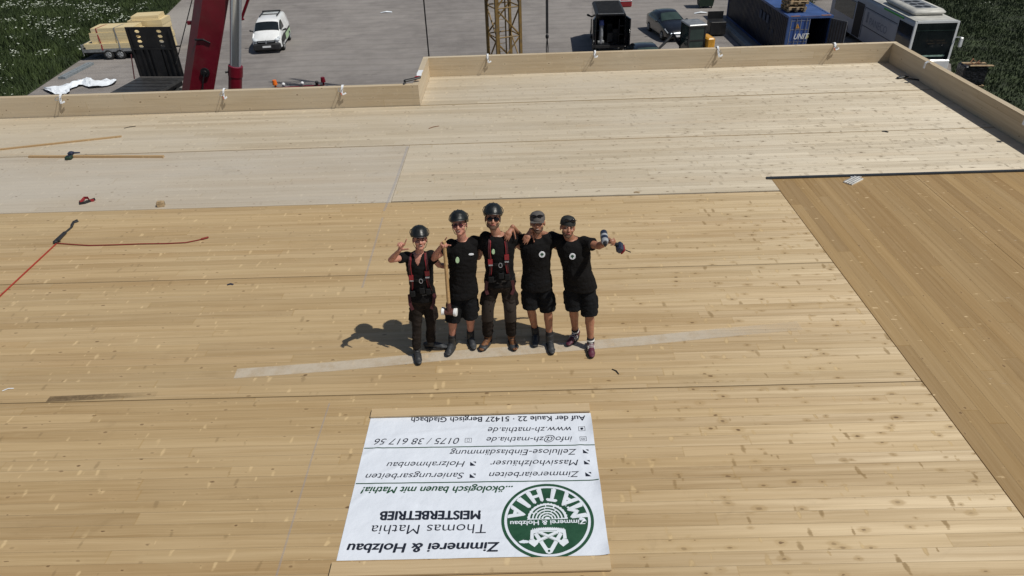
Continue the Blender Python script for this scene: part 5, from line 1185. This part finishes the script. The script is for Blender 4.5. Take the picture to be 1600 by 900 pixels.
def line(s, st, en, cap, mat='ink', shear=0.0, bold=0.0, parent=None, ref='H', fat=0.0):
    """text from st to en (crop pixels, baseline), cap = crop y of the capitals' top"""
    p, q = zz(*st), zz(*en); h = abs(zz(st[0], cap).y-p.y); me = text_mesh(s, shear, bold, 1, fat); r = text_mesh(ref)
    ch = max(v.co.y for v in r.vertices); xs = [v.co.x for v in me.vertices]; x0, x1 = min(xs), max(xs); d = q-p
    for v in me.vertices:
        f = (v.co.x-x0)/(x1-x0); v.co = Vector((p.x+d.x*f, p.y+d.y*f+v.co.y*h/ch, v.co.z))
    subdiv(me); drape(me); return part('lettering', me, M[mat], parent or bn)
line('Zimmerei & Holzbau', (872, 734), (108, 741), 779, 'ink', .12, 0, fat=.055)
line('Thomas Mathia', (803, 641), (228, 648), 687, 'ink', .06, -.006)
line('MEISTERBETRIEB', (776, 574), (272, 579), 616, 'ink', 0, 0, fat=.085)
line('...ökologisch bauen mit Mathia!', (938, 450), (178, 456), 482, 'ink_green', .25, 0, fat=.045)
line('Zimmereiarbeiten', (1270, 376), (818, 382), 404, 'ink', .25, -.002); line('Sanierungsarbeiten', (692, 383), (200, 389), 412, 'ink', .25, -.002)
line('Massivholzhäuser', (1265, 318), (823, 324), 346, 'ink', .25, -.002); line('Holzrahmenbau', (697, 325), (305, 331), 353, 'ink', .25, -.002)
line('Zellulose-Einblasdämmung', (1257, 264), (620, 270), 292, 'ink', .25, -.002)
line('info@zh-mathia.de', (1234, 201), (805, 205), 227, 'ink', .25, -.002); line('0175 / 38 617 56', (668, 208), (245, 213), 238, 'ink', .25, -.004, None, '0')
line('www.zh-mathia.de', (1228, 152), (812, 157), 179, 'ink', .25, -.002)
line('Auf der Kaule 22 · 51427 Bergisch Gladbach', (1300, 98), (428, 106), 122, 'ink', 0, 0, fat=.03)
def flat(polys, name, mat, parent, lift=.0022, sub=2):
    b = MB()
    for P in polys: n = len(b.v); b.v += [Vector((x, y, 0)) for x, y in P]; b.face(range(n, n+len(P)))
    me = b.mesh('tmp', []); subdiv(me, sub); drape(me, lift)
    return part(name, me, M[mat], parent)
for (xr, yr), (xl_, yl) in (((1368, 421), (148, 438)), ((1348, 243), (190, 260))):
    p, q = zz(xr, yr), zz(xl_, yl); n = 24; flat([[(p.x+(q.x-p.x)*i/n, p.y+(q.y-p.y)*i/n-.006), (p.x+(q.x-p.x)*(i+1)/n, p.y+(q.y-p.y)*(i+1)/n-.006), (p.x+(q.x-p.x)*(i+1)/n, p.y+(q.y-p.y)*(i+1)/n+.006), (p.x+(q.x-p.x)*i/n, p.y+(q.y-p.y)*i/n+.006)] for i in range(n)], 'rule', 'ink_green', bn)
for x, y in ((1316, 391), (735, 398), (1309, 331), (737, 338), (1303, 276)):
    p = zz(x, y); a = .030; flat([[(p.x-a, p.y-a*.1), (p.x-a, p.y-a*.95), (p.x+a*.0, p.y-a*.95)], [(p.x+a, p.y+a*.95), (p.x-a*.9, p.y+a*.95), (p.x+a, p.y-a*.85)]], 'bullet', 'ink', bn)
def frame(cx, cy, w_, h, th): return [[(cx-w_, cy-h), (cx+w_, cy-h), (cx+w_, cy-h+th), (cx-w_, cy-h+th)], [(cx-w_, cy+h-th), (cx+w_, cy+h-th), (cx+w_, cy+h), (cx-w_, cy+h)], [(cx-w_, cy-h+th), (cx-w_+th, cy-h+th), (cx-w_+th, cy+h-th), (cx-w_, cy+h-th)], [(cx+w_-th, cy-h+th), (cx+w_, cy-h+th), (cx+w_, cy+h-th), (cx+w_-th, cy+h-th)]]
for i, (x, y) in enumerate(((1290, 213), (713, 220), (1283, 163))):
    p = zz(x, y); P = frame(p.x, p.y, .036, .033, .004)
    if i == 0: P += frame(p.x, p.y, .020, .013, .003)+[[(p.x-.019, p.y+.012), (p.x, p.y-.004), (p.x+.019, p.y+.012), (p.x, p.y+.003)]]
    elif i == 1: P += frame(p.x, p.y, .013, .021, .003)
    else: P += [[(p.x-.02, p.y+.0), (p.x, p.y+.021), (p.x+.02, p.y+.0)], [(p.x-.014, p.y-.0005), (p.x+.014, p.y-.0005), (p.x+.014, p.y-.017), (p.x-.014, p.y-.017)]]
    flat(P, 'icon', 'ink', bn)
# round logo
lg = thing_part('logo', bn); lc = loc(855.5, 812.5); LR_ = .5*(loc(783.5, 812).x-loc(928, 811).x)
def arc(r0, r1, a0=0, a1=360, n=72):
    return [[(lc.x+LR_*r*math.cos(R(a)), lc.y+LR_*r*math.sin(R(a))) for r, a in ((r0, q0), (r1, q0), (r1, q1), (r0, q1))] for q0, q1 in ((a0+(a1-a0)*i/n, a0+(a1-a0)*(i+1)/n) for i in range(n))]
flat(arc(.935, 1.0), 'outer_ring', 'ink_green', lg, .0022, 1)
flat(arc(.40, .875)+arc(.001, .40, 0, 360, 36), 'green_disc', 'ink_green', lg, .0022, 1)
def lp(x, y): return (lc.x+LR_*x, lc.y+LR_*y)
me = text_mesh('Zimmerei & Holzbau', 0, 0, 1, .05); xs = [v.co.x for v in me.vertices]
mn, mxx = min(xs), max(xs)
for v in me.vertices: x, y = lp(-.81+1.62*(v.co.x-mn)/(mxx-mn), .025+v.co.y*.165); v.co = Vector((x, y, v.co.z))
subdiv(me); drape(me, .004); part('lettering', me, M['ink_white'], lg)
for ch, an, wd in (('M', 197, .38), ('A', 228, .34), ('T', 258, .32), ('H', 290, .33), ('I', 317, .12), ('A', 344, .33)):
    me = text_mesh(ch, 0, 0, 1, .11); xs = [v.co.x for v in me.vertices]; ys = [v.co.y for v in me.vertices]; mx = (min(xs)+max(xs))/2
    for v in me.vertices:
        x = (v.co.x-mx)/(max(xs)-min(xs))*wd; y = (v.co.y-min(ys))/(max(ys)-min(ys)); r = .865-.37*y; a = R(an)
        ca, sa = math.cos(a), math.sin(a); x *= (.72+.42*(1-y)); px_, py_ = lp(r*ca+x*(-sa), r*sa+x*ca); v.co = Vector((px_, min(py_, lc.y-LR_*.005), v.co.z))
    subdiv(me); drape(me, .004); part('lettering', me, M['ink_white'], lg)
rg = []
rough_ = [lp((.435+.012*math.sin(i*2.7))*math.cos(R(180+180*i/40)), -.005+(.435+.012*math.sin(i*2.7))*math.sin(R(180+180*i/40))) for i in range(41)]
flat([rough_], 'log_section', 'ink_white', lg, .0038, 2)
q = random.Random(2)
for r0, r1 in ((.375, .335), (.300, .262), (.228, .192), (.158, .128), (.095, .06)):
    a = 184
    while a < 354:
        w_ = q.uniform(22, 60); e = min(356, a+w_); rg += [[lp(r*math.cos(R(t)), -.01+r*math.sin(R(t))) for r, t in ((r0, a+(e-a)*k/5), (r1, a+(e-a)*k/5), (r1, a+(e-a)*(k+1)/5), (r0, a+(e-a)*(k+1)/5))] for k in range(5)]; a = e+q.uniform(3, 6)
flat(rg, 'log_ring', 'ink_green', lg, .0054, 0)
def bar(x0, y0, x1, y1, w_):
    dx, dy = x1-x0, y1-y0; l = math.hypot(dx, dy); nx_, ny_ = -dy/l*w_/2, dx/l*w_/2; return [lp(x0+nx_, y0+ny_), lp(x1+nx_, y1+ny_), lp(x1-nx_, y1-ny_), lp(x0-nx_, y0-ny_)]
tl_ = [[lp(-.37, .27), lp(-.2, .225), lp(0, .215), lp(.2, .225), lp(.37, .27), lp(.385, .50), lp(.31, .50), lp(.31, .36), lp(.15, .325), lp(-.15, .325), lp(-.31, .36), lp(-.31, .50), lp(-.385, .50)]]
for i in range(18): x = -.35+.70*i/18; y = .228+.03*(x/.37)**2*1.2; tl_.append([lp(x, y), lp(x+.03, y), lp(x+.015, y-.035)])
tl_ += [bar(-.27, .36, -.02, .83, .085), bar(.27, .36, .02, .83, .085)]
tl_.append([lp(.06*math.cos(j*.4488), .80+.07*math.sin(j*.4488)) for j in range(14)])
fl_ = flat(tl_, 'saw', 'ink_white', lg, .0038, 1)
ax_ = [bar(.20, .33, -.30, .60, .075), bar(-.20, .33, .30, .60, .075)]
for s in (1, -1): ax_.append([lp(s*.22, .62), lp(s*.30, .70), lp(s*.42, .60), lp(s*.40, .52), lp(s*.30, .50)])
flat(ax_, 'crossed_axes', 'ink_white', lg, .0054, 1)
flat([bar(.19, .365, -.2, .575, .006), bar(-.19, .365, .2, .575, .006), bar(-.19, .30, .19, .30, .006)]+[[lp(.025*math.cos(j*.7854), .80+.03*math.sin(j*.7854)) for j in range(8)]], 'tool_outline', 'ink_green', lg, .0066, 0)

# battens lying on the banner's ends
for (x0, x1, ya, yb), lab in (((-1.765, .70, 5.925, 6.055), 'wooden batten along the far edge of the banner nearest the men'), ((-1.79, .70, 3.895, 4.040), 'wooden batten along the near edge of the banner at the bottom of the picture')):
    b = MB(); b.box(-(x1-x0)/2, (x1-x0)/2, -(yb-ya)/2, (yb-ya)/2, 0, .020); o = b.build('batten', M['batten'], None, (0, 0, 0)); o.location = ((x0+x1)/2, (ya+yb)/2, .014); o.rotation_euler = (0, 0, R(.25)); tag(o, lab, 'batten', 'battens holding down the banner')

# ------------------------------------------------------------------ loose things on the deck
def lath(p0, p1, w_, h, lab):
    p0, p1 = atz(*p0), atz(*p1); d = p1-p0; b = MB(); b.box(0, d.length, -w_/2, w_/2, .001, h); o = b.build('wooden_lath', M['slat'], None, (0, 0, 0)); o.location = p0; o.rotation_euler = (0, 0, math.atan2(d.y, d.x)); return tag(o, lab, 'lath', 'laths lying on the deck')
lath((-60, 241), (190, 214), .055, .03, 'long slanting wooden lath on the deck at the left edge, farther of two'); lath((46, 246), (256, 246), .06, .04, 'straight wooden lath on the deck with a tool lying across it')
p = atz(112, 246); k = thing('measuring_tool', p+Vector((0, 0, .042)), 'small green and dark tool lying across the straight lath', 'tool', rz=R(5))
b = MB(); b.bbox(-.07, .06, -.16, -.03, -.04, .03, .015); b.build('case', M['bin'], k); b = MB(); b.bbox(-.06, .05, -.02, .10, -.001, .07, .02); b.cyl((.05, .04, .04), (.17, .06, .03), .02, .015, 10); b.build('body', M['drill'], k); b = MB(); b.box(-.04, .03, -.12, -.06, .031, .034); b.build('label_plate', M['ink'], k)
p = atz(134, 316); k = thing('ratchet_strap', p, 'bundle of red and black strap on the grey deck boards', 'strap')
b = MB(); b.ribbon([(-.09, -.02, .01), (-.05, .09, .05), (.03, .06, .06), (.08, .0, .03), (.15, .03, .02)], (0, .2, 1), .05, .006); b.build('red_webbing', M['strap_red'], k); b = MB(); b.ribbon([(-.11, .0, .02), (-.06, -.10, .02), (.03, -.07, .03), (.12, .04, .03), (.15, .07, .03)], (0, .3, 1), .045, .01); b.build('ratchet', M['black_steel'], k)
p = atz(252, 322); b = MB(); b.bbox(-.065, .065, -.05, .05, .001, .085, .006); b.bbox(-.05, .03, -.03, .03, .086, .10, .004); o = b.build('wood_block', M['pallet'], None, (0, 0, 0)); o.location = p; o.rotation_euler = (0, 0, R(14)); tag(o, 'small pale wood block on the deck right of the red strap bundle', 'block')
# safety rope with grab device
k = thing('safety_rope', atz(92, 380), 'thin red safety rope with black grab device and hook on the deck at left', 'rope'); O_ = Vector(k.location)
pts = [(-40, 500), (0, 464), (30, 436), (60, 408), (88, 382)]; b = MB(); b.tube([atz(x, y)-O_+Vector((0, 0, .012)) for x, y in pts], .011, 8); b.build('rope', M['rope_red'], k)
pts = [(90, 381), (115, 383), (140, 384.5), (180, 383.5), (220, 382), (260, 381.5), (290, 380), (308, 376.5), (325, 372.5)]; b = MB(); b.tube([atz(x, y)-O_+Vector((0, 0, .012)) for x, y in pts], .010, 8); b.cone(atz(316, 375)-O_+Vector((0, 0, .02)), atz(325, 372.5)-O_+Vector((0, 0, .02)), .018, .016); b.build('rope_tail', plain('worn_red_rope', (.20, .025, .018), .8, var=.3, scale=60), k)
b = MB(); a, c = atz(88, 380)-O_, atz(102, 366)-O_; b.cone(a+Vector((0, 0, .03)), c+Vector((0, 0, .03)), .045, .035, 10, .6); b.cone(a+Vector((.0, .0, .03)), a+Vector((.06, .03, .05)), .02, .02); b.build('rope_grab', M['plastic'], k)
b = MB(); e = atz(121, 347)-O_; b.tube([c+Vector((0, 0, .03)), c.lerp(e, .5)+Vector((.02, 0, .03)), e+Vector((-.03, -.05, .02)), e+Vector((.02, .0, .02)), e+Vector((-.02, .05, .02)), e+Vector((-.06, -.02, .02)), c.lerp(e, .6)+Vector((-.02, 0, .03))], .012, 6); b.build('snap_hook', M['dark_steel'], k)
# dark clamp and red strap at the parapet's corner step
p = Vector((-2.50, 17.15, PH)); k = thing('ratchet_strap', p, 'black and red ratchet strap draped over the parapet corner step', 'strap')
b = MB(); b.ribbon([(.02, .36, .02), (.0, .2, .03), (-.02, .05, .05)], (1, 0, 0), .09, .02); b.build('red_webbing', M['strap_red'], k); b = MB(); b.cone((-.20, -.16, .07), (.10, -.02, .09), .06, .05, 8, .6); b.cone((-.22, -.18, .05), (-.26, -.26, -.02), .03, .02); b.build('ratchet', M['black_steel'], k); b = MB(); b.ribbon([(.04, .9, .012), (.03, .6, .02), (.05, .38, .02)], (1, 0, 0), .12, .012); b.build('white_webbing', M['strap_wh'], k)
# small scraps
k = thing('work_glove', atz(1411, 123), 'dark glove-like scrap on the deck near the far right parapet corner', 'glove'); b = MB(); b.cone((-.12, 0, .03), (.05, .05, .04), .05, .06, 10, .5); b.cone((.05, .05, .03), (.16, .10, .02), .02, .02); b.build('palm', M['dark_steel'], k, smooth=60); b = MB(); b.cone((.10, -.06, .02), (.32, -.22, .02), .022, .03, 8, .6); b.build('cuff', M['black_steel'], k)
p = atz(1333, 283); k = thing('panel_offcut', p, 'pale ribbed offcut lying against the black flashing strip on the right', 'offcut', rz=R(38)); b = MB(); b.box(-.19, .19, -.085, .085, .001, .02); b.build('board', M['paper'], k); b = MB()
for i in range(4): b.box(-.185, .185, -.068+i*.045, -.052+i*.045, .0205, .026)
b.build('rib', M['grey_mark'], k)
def scrap(px, py, l, w_, rz, m, lab): b = MB(); b.ribbon([(-l/2, 0, .006), (0, .01, .012), (l/2, -.01, .006)], (0, 1, .1), w_, .004); o = b.build('wood_splinter' if m in ('rust', 'pallet', 'black_steel') else 'plastic_scrap', M[m], None, (0, 0, 0)); o.location = atz(px, py); o.rotation_euler = (0, 0, R(rz)); tag(o, lab, 'scrap')
scrap(1383, 206, .12, .05, -30, 'black_steel', 'small black scrap on the pale deck seam at right'); scrap(962, 581, .12, .012, -50, 'black_steel', 'thin dark curved splinter on the deck below the rightmost man')
scrap(13, 609, .12, .012, 25, 'strap_wh', 'tiny white scrap near the left edge of the deck'); scrap(203, 199, .25, .02, 30, 'black_steel', 'thin dark splinter on the pale deck above the laths'); scrap(678, 199, .26, .02, 35, 'rust', 'brown splinter on the pale deck below the corner step')
scrap(360, 445, .09, .03, 10, 'drill', 'tiny blue scrap on the deck seam left of the men'); scrap(1337, 276, .2, .09, 20, 'strap_wh', 'translucent white scrap beside the ribbed offcut')
scrap(995, 301, .10, .04, 0, 'pallet', 'short brown splinter on the seam above the rightmost man')
